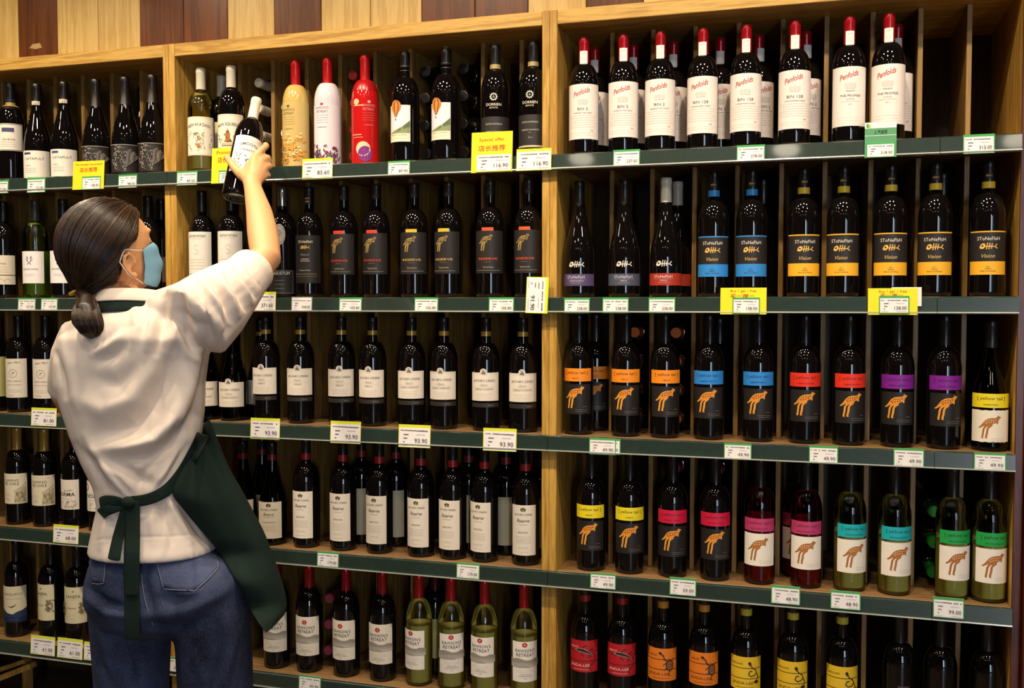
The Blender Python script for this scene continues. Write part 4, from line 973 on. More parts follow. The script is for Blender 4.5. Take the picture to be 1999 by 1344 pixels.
# ------------------------------------------------------------------ shelf tags
GRN = '#3f9a4e'; YEL = '#e6d91e'; CARD = '#e9e2e0'
def tag_art(kind, price, wd, ht):
    p = Print()
    x, z = wd / 2, ht / 2
    if kind == 'g':
        b = wd * 0.035
        p.rect(-x, -z, x, z, GRN); p.rect(-x + b, -z + b * 0.6, x - b, z - ht * 0.13, CARD)
    elif kind == 's':
        p.rect(-x, -z, x, z, '#8f9a8a'); p.rect(-x + wd * .03, -z + wd * .02, x - wd * .03, z - ht * 0.06, CARD)
    else:
        p.rect(-x, -z, x, z, '#d6dc28'); p.rect(-x + wd * 0.02, -z + wd * 0.015, x - wd * 0.02, z - ht * 0.13, CARD)
    K = '#4a4448'
    rr = random.Random(int(wd * 1e5))
    zt = z - ht * 0.26
    n = 16
    for i in range(n):      # the line of small print across the top
        if rr.random() < 0.88:
            xa = -x * 0.86 + i * wd * 0.86 / n
            p.rect(xa, zt - ht * 0.025 * rr.uniform(0.6, 1), xa + wd * 0.86 / n * 0.78, zt + ht * 0.03 * rr.uniform(0.6, 1), K)
    for i, (xa, wx) in enumerate(((-0.34, 0.16), (-0.34, 0.12), (-0.35, 0.05))):
        zz = z - ht * (0.45 + 0.16 * i)
        p.rect(xa * wd, zz, (xa + wx) * wd, zz + ht * 0.035, '#6a6468')
    p.rect(0.06 * wd, z - ht * 0.43, 0.34 * wd, z - ht * 0.415, '#9a9498')
    p.rect(0.1 * wd, -z + ht * 0.1, 0.42 * wd, -z + ht * 0.115, '#8a8488'); p.rect(-0.42 * wd, -z + ht * 0.1, -0.2 * wd, -z + ht * 0.115, '#8a8488')
    p.text(price, 0.21 * wd, -z + ht * 0.31, ht * 0.19, K, wd * 0.40)
    return p
TAGMAT = plain('tag_card', '#dcd4c8', 0.5)
def put_tag(u0, v0, u1, v1, kind, price, under, y=-0.0185, tilt=0.0, spin=0.0, vert=False):
    c = at((u0 + u1) / 2, (v0 + v1) / 2, y)
    x0, x1 = at(u0, (v0 + v1) / 2, y).x, at(u1, (v0 + v1) / 2, y).x
    zt, zb = at((u0 + u1) / 2, v0, y).z, at((u0 + u1) / 2, v1, y).z
    wd, ht = x1 - x0, zt - zb
    c.z = (zt + zb) / 2
    e = ob('price_tag', None, None, c, (radians(-4), radians(spin), tilt))
    word = {'g': 'green-edged price tag', 's': 'grey-edged price tag', 'y': 'yellow-topped price tag'}[kind]
    tag(e, '%s reading %s %s' % (word, price, under), 'price tag')
    me = box_data(-wd / 2, 0, -ht / 2, wd / 2, 0.0012, ht / 2, 0.0); me.materials.append(TAGMAT)
    cd_ = ob('card', me, e)
    if vert:
        p = tag_art(kind, price, ht, wd); p.v = [(z, -x, l) for x, z, l in p.v]
    else:
        p = tag_art(kind, price, wd, ht)
    p.wrap('card_print', 0, cd_)
    return e
def put_promo(u0, v0, u1, v1, hexc, rows, label, y=-0.0195, tilt=0.0):
    c = at((u0 + u1) / 2, (v0 + v1) / 2, y)
    x0, x1 = at(u0, (v0 + v1) / 2, y).x, at(u1, (v0 + v1) / 2, y).x
    zt, zb = at((u0 + u1) / 2, v0, y).z, at((u0 + u1) / 2, v1, y).z
    wd, ht = x1 - x0, zt - zb; c.z = (zt + zb) / 2
    e = ob('promotion_card', None, None, c, (radians(-4), 0, tilt)); tag(e, label, 'sign')
    me = box_data(-wd / 2, 0, -ht / 2, wd / 2, 0.001, ht / 2, 0.0); me.materials.append(ink(hexc))
    cd_ = ob('card', me, e)
    p = Print()
    for r_ in rows:
        if r_[0] == 't': _, s, fx, fz, fh, fw, col = r_; p.text(s, fx * wd, (0.5 - fz) * ht, fh * ht, col, fw * wd, 0, 0, 0.01)
        else: _, a, b_, c_, d_, col = r_; p.rect((a - 0.5) * wd, (0.5 - d_) * ht, (c_ - 0.5) * wd, (0.5 - b_) * ht, col)
    p.wrap('card_print', 0, cd_)
RED = '#b8401c'
put_promo(142, 314, 203, 370, '#e2d01c', (('t', 'The manager recommend', 0, 0.13, 0.09, 0.86, RED), ('t', '店长推荐', 0, 0.31, 0.17, 0.56, RED)), 'yellow card recommending the bottle with the grey picture label')
put_promo(413, 288, 474, 358, '#e6d51c', (('t', 'Promotion', -0.04, 0.13, 0.1, 0.62, RED), ('t', '店长推荐', 0.0, 0.34, 0.16, 0.62, RED)), 'yellow promotion card half hidden by the bottle in her hand')
put_promo(920, 257, 1000, 337, '#e6d51c', (('t', 'Special offer', 0.0, 0.20, 0.1, 0.62, RED), ('t', '店长推荐', 0.0, 0.40, 0.15, 0.66, RED)), 'yellow special offer card in front of the sunburst-emblem bottle')
put_promo(1406, 562, 1496, 614, '#e8d81c', (('t', 'Buy 1 get 1 free', 0.0, 0.13, 0.12, 0.56, '#a87418'), ('t', '买一赠一', -0.02, 0.31, 0.15, 0.52, RED)), 'yellow buy one get one free card under the blue-edged bottles')
put_promo(1694, 563, 1791, 615, '#e8d81c', (('t', 'Buy 1 get 1 free', 0.0, 0.13, 0.12, 0.56, '#a87418'), ('t', '买一赠一', -0.02, 0.26, 0.12, 0.46, RED)), 'yellow buy one get one free card under the yellow-edged bottles')
put_promo(1740, 561, 1799, 598, '#e8e0d8', (), 'blank white card tucked behind the yellow buy one get one card', y=-0.0178)
put_promo(1688, 238, 1750, 308, '#4f8f62', (('r', 0, 0, 1, 0.17, '#dfe4d8'), ('r', 0.05, 0.04, 0.12, 0.15, '#3f8a3c'), ('r', 0.12, 0.06, 0.19, 0.16, '#a8b83c'), ('r', 0, 0.37, 1, 0.385, '#cfe0cc'), ('t', '人气推荐', 0.0, 0.28, 0.12, 0.42, '#24402c')), 'green and white recommendation card by the last red-capped bottle')
PX = -0.0228
for a in ((-22, 352, 16, 378, 'g', '222.00', 'under the bordered white label bottle', -0.0185), (53, 347, 88, 376, 'g', '231.80', 'under the low white label bottles', -0.0185),
          (160, 344, 196, 370, 'g', '108.00', 'on the manager\'s yellow card', PX), (231, 341, 267, 367, 'g', '98.00', 'under the second grey picture label bottle', -0.0185), (345, 334, 385, 362, 'g', '89.00', 'under the flower-pot label bottle', -0.0185),
          (427, 332, 466, 358, 'g', '89.00', 'on the yellow promotion card', PX), (590, 309, 649, 350, 'y', '85.60', 'under the white painted bottle', -0.0185), (757, 314, 800, 343, 'g', '89.90', 'under the balloon label bottles', -0.0185),
          (929, 297, 998, 335, 'y', '116.90', 'on the special offer card', PX), (1008, 290, 1076, 333, 'y', '116.90', 'overlapping the oak post', -0.0195), (1197, 292, 1249, 325, 'g', '237.60', 'under the second red-capped bottle', -0.0185),
          (1438, 283, 1493, 315, 'g', '278.00', 'under the fifth red-capped bottle', -0.0185), (1691, 278, 1747, 307, 'g', '518.50', 'on the green recommendation card', PX), (1880, 262, 1942, 300, 'g', '315.00', 'under the empty top slots', -0.0185),
          (35, 582, 69, 606, 'g', '127.60', 'under the pale green bottle', -0.0185), (80, 582, 112, 606, 'g', '127.60', 'beside the ponytail', -0.0185), (483, 570, 538, 608, 'y', '371.60', 'beside the rolled sleeve', -0.0185),
          (569, 580, 609, 608, 's', '308.00', 'under the golden fishbone bottle', -0.0185), (662, 581, 706, 610, 'g', '105.80', 'under the red-tab kangaroo bottles', -0.0185), (809, 581, 855, 610, 'g', '105.80', 'under the yellow-tab kangaroo bottles', -0.0185),
          (954, 581, 1003, 611, 'g', '105.80', 'under the orange-tab kangaroo bottles', -0.0185),
          (1101, 582, 1151, 612, 'g', '238.00', 'under the purple-banded bottle', -0.0185), (1176, 581, 1227, 612, 'g', '238.00', 'under the slate-banded bottle', -0.0185), (1266, 581, 1318, 612, 'g', '238.00', 'under the brick-red banded bottle', -0.0185),
          (1430, 581, 1483, 612, 'g', '138.00', 'on the yellow card under blue-edged bottles', PX), (1716, 578, 1775, 612, 'g', '138.00', 'on the yellow card under yellow-edged bottles', PX),
          (61, 797, 110, 832, 'y', '81.00', 'under the monogram bottles', -0.0185), (489, 817, 546, 858, 'y', '93.90', 'nearest the white shirt on the middle shelf', -0.0185), (645, 823, 704, 866, 'y', '93.90', 'second from the white shirt, middle shelf', -0.0185),
          (778, 830, 840, 874, 'y', '93.90', 'third from the white shirt, middle shelf', -0.0185), (943, 837, 1008, 881, 'y', '93.90', 'fourth from the white shirt, middle shelf', -0.0185), (1163, 857, 1211, 888, 'g', '49.90', 'tucked behind another tag under orange-banded bottles', -0.0176), (1150, 856, 1202, 888, 'g', '49.90', 'under the orange-banded bottles', -0.0192),
          (1413, 866, 1467, 897, 'g', '49.90', 'under the blue-banded bottles', -0.0185), (1579, 871, 1636, 906, 'g', '49.90', 'under the red-banded bottles', -0.0185), (1744, 876, 1804, 911, 'g', '49.90', 'under the purple-banded kangaroo bottles', -0.0185), (1901, 885, 1964, 918, 'g', '49.90', 'under the torn-edged kangaroo label', -0.0185),
          (104, 1026, 153, 1061, 'y', '68.00', 'under the bold white label bottle', -0.0185), (619, 1078, 661, 1107, 'g', '179.80', 'nearest the apron on the fourth shelf', -0.0185), (891, 1100, 936, 1130, 'g', '179.80', 'second from the apron, fourth shelf', -0.0185),
          (1152, 1120, 1202, 1150, 'g', '49.90', 'under the yellow-banded kangaroo bottles', -0.0185), (1307, 1129, 1359, 1163, 'g', '59.00', 'under the crimson-banded bottles', -0.0185), (1505, 1145, 1562, 1180, 'g', '48.90', 'under the rosy pink bottles', -0.0185), (1621, 1155, 1680, 1190, 'g', '48.90', 'under the turquoise-banded bottles', -0.0185), (1821, 1168, 1882, 1207, 'g', '99.00', 'under the green-banded bottles', -0.0185),
          (60, 1243, 107, 1279, 'y', '61.00', 'under the bird label bottle', -0.0185), (112, 1248, 161, 1286, 'y', '61.00', 'under the scroll label bottles', -0.0185), (164, 1256, 210, 1291, 'y', '61.00', 'half hidden by the jeans', -0.0185), (318, 1284, 362, 1312, 'g', '59.00', 'seen between the legs', -0.0185), (583, 1320, 626, 1348, 'g', '49.90', 'under the vineyard label bottles', -0.0185)):
    put_tag(*a[:7], y=a[7])
put_tag(1027, 541, 1070, 612, 'y', '91.90', 'turned on its side over the oak post', y=-0.0205, vert=True, spin=1.5)
# ------------------------------------------------------------------ the woman
FH = Vector((FW.x, FW.y, 0)).normalized()
Z = Vector((0, 0, 1))
SKIN = plain('skin', '#d8a070', 0.48, 0, 0.4, 0.06, scale=120, bump=0.05)
SHIRT = plain('white_jersey', '#ead9cc', 0.85, 0, 0.2, 0.03, scale=900, bump=0.12)
APRON = plain('green_canvas', '#1b2924', 0.9, 0, 0.15, 0.22, scale=700, bump=0.25)
def denim(name, lo, hi):
    m, nt, b = bsdf(name)
    tc = nt.nodes.new('ShaderNodeTexCoord')
    n1 = nt.nodes.new('ShaderNodeTexNoise'); n1.inputs['Scale'].default_value = 7.0; n1.inputs['Detail'].default_value = 5
    mp = nt.nodes.new('ShaderNodeMapping'); mp.inputs['Scale'].default_value = (520, 520, 160)
    n2 = nt.nodes.new('ShaderNodeTexNoise'); n2.inputs['Scale'].default_value = 1.0; n2.inputs['Detail'].default_value = 2
    nt.links.new(tc.outputs['Object'], n1.inputs['Vector']); nt.links.new(tc.outputs['Object'], mp.inputs['Vector']); nt.links.new(mp.outputs[0], n2.inputs['Vector'])
    mx = nt.nodes.new('ShaderNodeMath'); mx.operation = 'MULTIPLY_ADD'; mx.inputs[1].default_value = 0.55
    nt.links.new(n2.outputs['Fac'], mx.inputs[0]); nt.links.new(n1.outputs['Fac'], mx.inputs[2])
    rp = nt.nodes.new('ShaderNodeValToRGB'); rp.color_ramp.elements[0].position = 0.55; rp.color_ramp.elements[1].position = 1.0
    rp.color_ramp.elements[0].color = srgb(lo) + [1]; rp.color_ramp.elements[1].color = srgb(hi) + [1]
    nt.links.new(mx.outputs[0], rp.inputs[0]); nt.links.new(rp.outputs[0], b.inputs['Base Color'])
    b.inputs['Roughness'].default_value = 0.85; b.inputs['Specular IOR Level'].default_value = 0.15
    bp = nt.nodes.new('ShaderNodeBump'); bp.inputs['Strength'].default_value = 0.3; bp.inputs['Distance'].default_value = 0.002
    nt.links.new(n2.outputs['Fac'], bp.inputs['Height']); nt.links.new(bp.outputs[0], b.inputs['Normal'])
    return m
DENIM = denim('denim', '#171b2a', '#4c5474')
HAIR = plain('dark_hair', '#24130b', 0.4, 0, 0.45, 0.35, scale=90)
def strand_mat():
    m, nt, b = bsdf('hair_strand')
    at_ = nt.nodes.new('ShaderNodeAttribute'); at_.attribute_name = 'tone'
    rp = nt.nodes.new('ShaderNodeValToRGB')
    rp.color_ramp.elements[0].color = srgb('#170c06') + [1]; rp.color_ramp.elements[1].color = srgb('#5e3c20') + [1]
    e = rp.color_ramp.elements.new(0.6); e.color = srgb('#2e1a0e') + [1]
    nt.links.new(at_.outputs['Fac'], rp.inputs[0]); nt.links.new(rp.outputs[0], b.inputs['Base Color'])
    b.inputs['Roughness'].default_value = 0.36; b.inputs['Specular IOR Level'].default_value = 0.6
    return m
STRAND = strand_mat()
MASKM = plain('mask_blue', '#7fb2d2', 0.7, 0, 0.3, 0.06, scale=300)
base = at(300, 1344, -0.61); base.z = 0
WOMAN = ob('person', None, None, base)
tag(WOMAN, 'woman in white top and green apron reaching up to hold a bottle', 'person')

def tube(pts, rad, seg=16, flat=None, cap=True):
    """closed tube through points; rad may be a number or (side, depth) pair"""
    pts = [Vector(p) for p in pts]
    vs, fs = [], []
    n = len(pts)
    ref = Vector(flat) if flat is not None else None
    prev = None
    for i, p in enumerate(pts):
        d = (pts[min(n - 1, i + 1)] - pts[max(0, i - 1)]).normalized()
        if ref is not None: a = (ref - d * ref.dot(d)).normalized()
        else:
            r0 = prev if prev is not None else (Vector((1, 0, 0)) if abs(d.x) < 0.8 else Vector((0, 1, 0)))
            a = (r0 - d * r0.dot(d)).normalized()
        prev = a
        b = d.cross(a)
        r = rad[i]; ra, rb = (r if isinstance(r, tuple) else (r, r))
        for k in range(seg):
            t = 2 * pi * k / seg
            vs.append(p + a * ra * cos(t) + b * rb * sin(t))
    for i in range(n - 1):
        for k in range(seg):
            k2 = (k + 1) % seg
            fs.append((i * seg + k, i * seg + k2, (i + 1) * seg + k2, (i + 1) * seg + k))
    if cap:
        for i, sgn, row in ((0, -1, 0), (n - 1, 1, n - 1)):
            d = (pts[1] - pts[0]).normalized() if i == 0 else (pts[-1] - pts[-2]).normalized()
            r = rad[i]; rr = min(r) if isinstance(r, tuple) else r
            vs.append(pts[i] + d * sgn * rr * 0.55)
            c = len(vs) - 1
            for k in range(seg):
                k2 = (k + 1) % seg
                fs.append((row * seg + k2, row * seg + k, c) if i == 0 else (row * seg + k, row * seg + k2, c))
    return vs, fs

def ellipsoid(c, ax, basis=None, nu=20, nv=14):
    M = basis or Matrix.Identity(3)
    vs, fs = [], []
    for j in range(nv + 1):
        ph = pi * j / nv
        for i in range(nu):
            th = 2 * pi * i / nu
            l = Vector((ax[0] * sin(ph) * cos(th), ax[1] * sin(ph) * sin(th), ax[2] * cos(ph)))
            vs.append(Vector(c) + M @ l)
    for j in range(nv):
        for i in range(nu):
            i2 = (i + 1) % nu
            fs.append((j * nu + i, (j + 1) * nu + i, (j + 1) * nu + i2, j * nu + i2))
    return vs, fs

def join(parts):
    V, Fc = [], []
    for vs, fs in parts:
        b = len(V); V += vs; Fc += [tuple(b + i for i in f) for f in fs]
    return V, Fc

def melt(name, parts, voxel, mat, iters=4, fac=0.5, parent=WOMAN):
    """merge overlapping closed pieces into one continuous skin"""
    V, Fc = join(parts)
    me = bpy.data.meshes.new(name); me.from_pydata([tuple(v) for v in V], [], Fc)
    bm = bmesh.new(); bm.from_mesh(me)
    bmesh.ops.remove_doubles(bm, verts=bm.verts[:], dist=1e-5)
    bmesh.ops.recalc_face_normals(bm, faces=bm.faces[:]); bm.to_mesh(me); bm.free()
    o = bpy.data.objects.new(name, me); COL.objects.link(o)
    m = o.modifiers.new('r', 'REMESH'); m.mode = 'VOXEL'; m.voxel_size = voxel; m.use_smooth_shade = True
    if iters:
        s = o.modifiers.new('s', 'SMOOTH'); s.factor = fac; s.iterations = iters
    dg = bpy.context.evaluated_depsgraph_get()
    new = bpy.data.meshes.new_from_object(o.evaluated_get(dg))
    bpy.data.objects.remove(o); bpy.data.meshes.remove(me)
    new.name = name
    new.materials.clear(); new.materials.append(mat)
    new.polygons.foreach_set('use_smooth', [True] * len(new.polygons))
    return new

def attach(name, me, parent=WOMAN):
    """mesh built in world coordinates, hung on the figure"""
    me.transform(Matrix.Translation(-base))
    me.update()
    return ob(name, me, parent)

def dseg(px, py, a, b):
    dx, dy = b[0] - a[0], b[1] - a[1]; L = dx * dx + dy * dy
    t = max(0, min(1, ((px - a[0]) * dx + (py - a[1]) * dy) / L)) if L else 0
    return sqrt((px - a[0] - t * dx) ** 2 + (py - a[1] - t * dy) ** 2), t

def folds(me, lst):
    """raise and sink the cloth along drawn crease lines"""
    me.update()
    nrm = [v.normal.copy() for v in me.vertices]
    boxes = []
    for pts, amp, wd in lst:
        xs = [p[0] for p in pts]; ys = [p[1] for p in pts]
        boxes.append((min(xs) - 2.6 * wd, max(xs) + 2.6 * wd, min(ys) - 2.6 * wd, max(ys) + 2.6 * wd))
    for v, n in zip(me.vertices, nrm):
        if n.dot(CAM - v.co) < 0: continue
        u, w_ = pix(v.co); s = 0
        for (pts, amp, wd), bx_ in zip(lst, boxes):
            if not (bx_[0] < u < bx_[1] and bx_[2] < w_ < bx_[3]): continue
            best, bt = 1e9, 0
            for i in range(len(pts) - 1):
                d, t = dseg(u, w_, pts[i], pts[i + 1])
                if d < best: best, bt = d, (i + t) / (len(pts) - 1)
            s += 1.35 * amp * math.exp(-(best / wd) ** 2) * (0.35 + 0.65 * sin(pi * min(1, max(0, bt))))
        if s:
            v.co += n * s
    me.update()

def loft(secs, n=28, pw=2.3):
    """stacked rounded sections (v, left px, right px, depth y, half depth)"""
    vs, fs = [], []
    for v, uL, uR, y, hd in secs:
        a, b = at(uL, v, y), at(uR, v, y)
        zc = (a.z + b.z) / 2
        c = at((uL + uR) / 2, v, y)
        hw = (uR - uL) / 2 / F * (c - CAM).dot(FW) * 0.965
        for k in range(n):
            t = 2 * pi * k / n
            ct, st_ = cos(t), sin(t)
            x = hw * (abs(ct) ** (2 / pw)) * (1 if ct >= 0 else -1)
            d = hd * (abs(st_) ** (2 / pw)) * (1 if st_ >= 0 else -1)
            vs.append(c + RT * x + FH * d)
    m = len(secs)
    for i in range(m - 1):
        for k in range(n):
            k2 = (k + 1) % n
            fs.append((i * n + k, i * n + k2, (i + 1) * n + k2, (i + 1) * n + k))
    fs.append(tuple(range(n))); fs.append(tuple(range((m - 1) * n, m * n))[::-1])
    return vs, fs

# --- head frame: x forward, y left, z up
al = radians(49)
hf = (RT * cos(al) + FH * sin(al)).normalized()
hr = (RT * sin(al) - FH * cos(al)).normalized()
tl = radians(9)
hfw = hf * cos(tl) + Z * sin(tl)
hup = hfw.cross(-hr).normalized()
HB = Matrix((hfw, -hr, hup)).transposed()
HC = at(220, 486, -0.60)
def hd(x, y, z): return HC + HB @ Vector((x, y, z))

# --- arm and hand
arm = [(385, 618, -0.60, 0.048), (450, 562, -0.50, 0.046), (500, 524, -0.425, 0.041), (519, 503, -0.40, 0.0385), (516, 478, -0.375, 0.039), (512, 450, -0.350, 0.0385), (506, 415, -0.320, 0.0335), (499, 388, -0.292, 0.0275), (494, 368, -0.27, 0.0235), (492, 352, -0.253, 0.0245)]
bodyparts = [tube([at(u, v, y) for u, v, y, _ in arm], [r for *_, r in arm], 18)]
def fing(pts, r0, r1):
    q = [at(*p) for p in pts]
    # a few extra points so the bends stay round
    s = []
    for i in range(len(q) - 1):
        s += [q[i], q[i].lerp(q[i + 1], 0.5)]
    s.append(q[-1])
    k = len(s)
    bodyparts.append(tube(s, [r0 + (r1 - r0) * i / (k - 1) for i in range(k)], 10))
# palm: metacarpals fanning from the wrist
for kn, r0, r1 in (((497, 308, -0.222), 0.019, 0.0125), ((509, 314, -0.214), 0.019, 0.0125), ((516, 327, -0.212), 0.018, 0.012), ((516, 343, -0.220), 0.016, 0.0115), ((474, 338, -0.236), 0.020, 0.016), ((487, 322, -0.226), 0.02, 0.014)):
    fing([(492, 360, -0.262), ((492 + kn[0]) / 2 + 1, (360 + kn[1]) / 2, (-0.262 + kn[2]) / 2 - 0.004), kn], r0, r1)
fing([(497, 308, -0.222), (510, 294, -0.204), (520, 285, -0.172), (518, 282, -0.142)], 0.0118, 0.0078)      # index
fing([(509, 314, -0.214), (522, 309, -0.190), (523, 309, -0.152), (510, 311, -0.122)], 0.0118, 0.0080)      # middle
fing([(516, 327, -0.212), (526, 325, -0.186), (523, 327, -0.150), (508, 330, -0.124)], 0.0112, 0.0078)      # ring
fing([(516, 343, -0.220), (523, 343, -0.196), (518, 346, -0.162), (505, 349, -0.142)], 0.0102, 0.0070)      # little
fing([(476, 346, -0.240), (462, 332, -0.238), (451, 318, -0.228), (442, 306, -0.208)], 0.0150, 0.0085)      # thumb
# head, neck, trunk, other arm
E3 = HB
bodyparts += [ellipsoid(hd(-0.006, 0, 0.010), (0.098, 0.078, 0.100), E3), ellipsoid(hd(0.034, 0, -0.030), (0.058, 0.062, 0.080), E3), ellipsoid(hd(0.030, 0, -0.072), (0.058, 0.048, 0.036), E3),
              tube([hd(0.088, 0, 0.016), hd(0.100, 0, -0.008), hd(0.106, 0, -0.024)], [0.008, 0.010, 0.012], 10), ellipsoid(hd(0.078, 0, 0.034), (0.014, 0.045, 0.010), E3),
              ellipsoid(hd(0.056, -0.036, -0.018), (0.024, 0.020, 0.018), E3), ellipsoid(hd(0.056, 0.036, -0.018), (0.024, 0.020, 0.018), E3), ellipsoid(hd(0.088, 0, -0.056), (0.012, 0.024, 0.010), E3)]
for s in (-1, 1):   # ears: rim, lobe, bowl
    yy = 0.079
    rim = [(0.010, -0.012), (0.006, 0.010), (-0.008, 0.020), (-0.022, 0.014), (-0.027, -0.004), (-0.022, -0.024), (-0.010, -0.040), (0.002, -0.046), (0.008, -0.036)]
    rim = [(0.86 * x, 0.84 * z) for x, z in rim]
    bodyparts.append(tube([hd(x - 0.002, s * (yy + 0.010 * (1 if x < -0.005 else 0.45)), z - 0.030) for x, z in rim], [0.0048, 0.0046, 0.0046, 0.0046, 0.0046, 0.0046, 0.0052, 0.0058, 0.0044], 8))
    bodyparts.append(ellipsoid(hd(-0.012, s * yy, -0.042), (0.013, 0.0045, 0.021), E3))
nb = at(252, 600, -0.605)
bodyparts.append(tube([hd(-0.012, 0, -0.055), hd(-0.020, 0, -0.098), nb, nb - Z * 0.06], [0.052, 0.050, 0.054, 0.07], 18))
pel = at(310, 1120, -0.61)
bodyparts.append(tube([nb - Z * 0.06, at(262, 760, -0.6), at(285, 930, -0.6), pel], [0.075, 0.085, 0.075, 0.08], 16))
larm = [at(175, 655, -0.59), at(142, 705, -0.60), at(128, 768, -0.585), at(150, 812, -0.47), at(215, 800, -0.36), at(245, 790, -0.32)]
bodyparts.append(tube(larm, [0.045, 0.042, 0.036, 0.036, 0.026, 0.026], 14))
bodyparts.append(tube([nb - Z * 0.05, at(175, 655, -0.59)], [0.05, 0.045], 12)); bodyparts.append(tube([nb - Z * 0.08, at(380, 626, -0.60)], [0.045, 0.045], 12))
hl = larm[-1]   # relaxed left hand in front of the waist
for k in range(4):
    o_ = Vector((0.008 * k, 0.0, -0.018 * k + 0.02))
    bodyparts.append(tube([hl, hl + o_ + Vector((0.05, 0.02, 0)), hl + o_ + Vector((0.085, 0.012, -0.012)), hl + o_ + Vector((0.10, -0.012, -0.02))], [0.018, 0.011, 0.0095, 0.0075], 8))
bodyparts.append(tube([hl, hl + Vector((0.03, 0.03, 0.045)), hl + Vector((0.06, 0.035, 0.065))], [0.017, 0.011, 0.008], 8))
legs = {}
for nm, cols in (('L', ((255, 1190), (258, 1344))), ('R', ((415, 1190), (421, 1344)))):
    a, b = at(cols[0][0], cols[0][1], -0.61), at(cols[1][0], cols[1][1], -0.60)
    an = Vector((b.x + (0.01 if nm == 'L' else -0.01), b.y + 0.01, 0.09))
    legs[nm] = (a, b, an)
    bodyparts.append(tube([pel + (a - pel) * 0.5, a, b, b.lerp(an, 0.4), an, an - Z * 0.04], [0.07, 0.072, 0.05, 0.05, 0.035, 0.034], 14))
    bodyparts.append(tube([an - Z * 0.045, an + FH * 0.07 - Z * 0.06, an + FH * 0.15 - Z * 0.068], [0.032, 0.028, 0.018], 12))
attach('body', melt('body', bodyparts, 0.0042, SKIN, 3, 0.5))

# --- eyes, brows (turned away from the camera, still there)
for s in (-1, 1):
    vs, fs = ellipsoid(hd(0.070, s * 0.032, 0.012), (0.011, 0.013, 0.0095), E3, 14, 10)
    m_ = bpy.data.meshes.new('eye'); m_.from_pydata([tuple(v) for v in vs], [], fs); m_.materials.append(plain('eye_white', '#e8e2da', 0.15))
    e_ = attach('eye', m_)
    vs, fs = ellipsoid(hd(0.0795, s * 0.032, 0.012), (0.0022, 0.0055, 0.0055), E3, 12, 8)
    m_ = bpy.data.meshes.new('iris'); m_.from_pydata([tuple(v) for v in vs], [], fs); m_.materials.append(plain('iris_brown', '#2a1810', 0.1)); attach('iris', m_, e_)

# --- top
torso = loft([(588, 222, 305, -0.60, 0.060), (604, 190, 350, -0.60, 0.080), (628, 142, 402, -0.61, 0.098), (660, 116, 416, -0.62, 0.112), (705, 106, 408, -0.62, 0.118), (750, 107, 402, -0.62, 0.120),
              (800, 124, 400, -0.62, 0.120), (850, 141, 394, -0.62, 0.117), (900, 163, 388, -0.62, 0.113), (945, 186, 386, -0.62, 0.108), (985, 194, 388, -0.62, 0.106), (1030, 184, 408, -0.62, 0.118), (1062, 178, 426, -0.62, 0.132), (1074, 177, 427, -0.62, 0.134)])
sl = [(380, 628, -0.605, 0.098), (420, 594, -0.560, 0.088), (452, 566, -0.505, 0.073), (474, 547, -0.462, 0.062), (490, 531, -0.432, 0.055)]
cuf = [(484, 536, -0.445, 0.0585), (491, 529, -0.431, 0.0575), (496, 524, -0.421, 0.0555)]
sleft = [(176, 660, -0.61, 0.070), (152, 702, -0.605, 0.064), (138, 742, -0.598, 0.053), (130, 768, -0.590, 0.045)]
bridge = [(268, 612, -0.60, 0.040), (305, 606, -0.60, 0.046), (345, 602, -0.600, 0.056), (385, 596, -0.592, 0.068), (420, 584, -0.562, 0.074)]
shirt_me = melt('shirt', [torso] + [tube([at(*q[:3]) for q in L], [q[3] for q in L], 22) for L in (sl, cuf, sleft, bridge)], 0.0042, SHIRT, 8, 0.5)
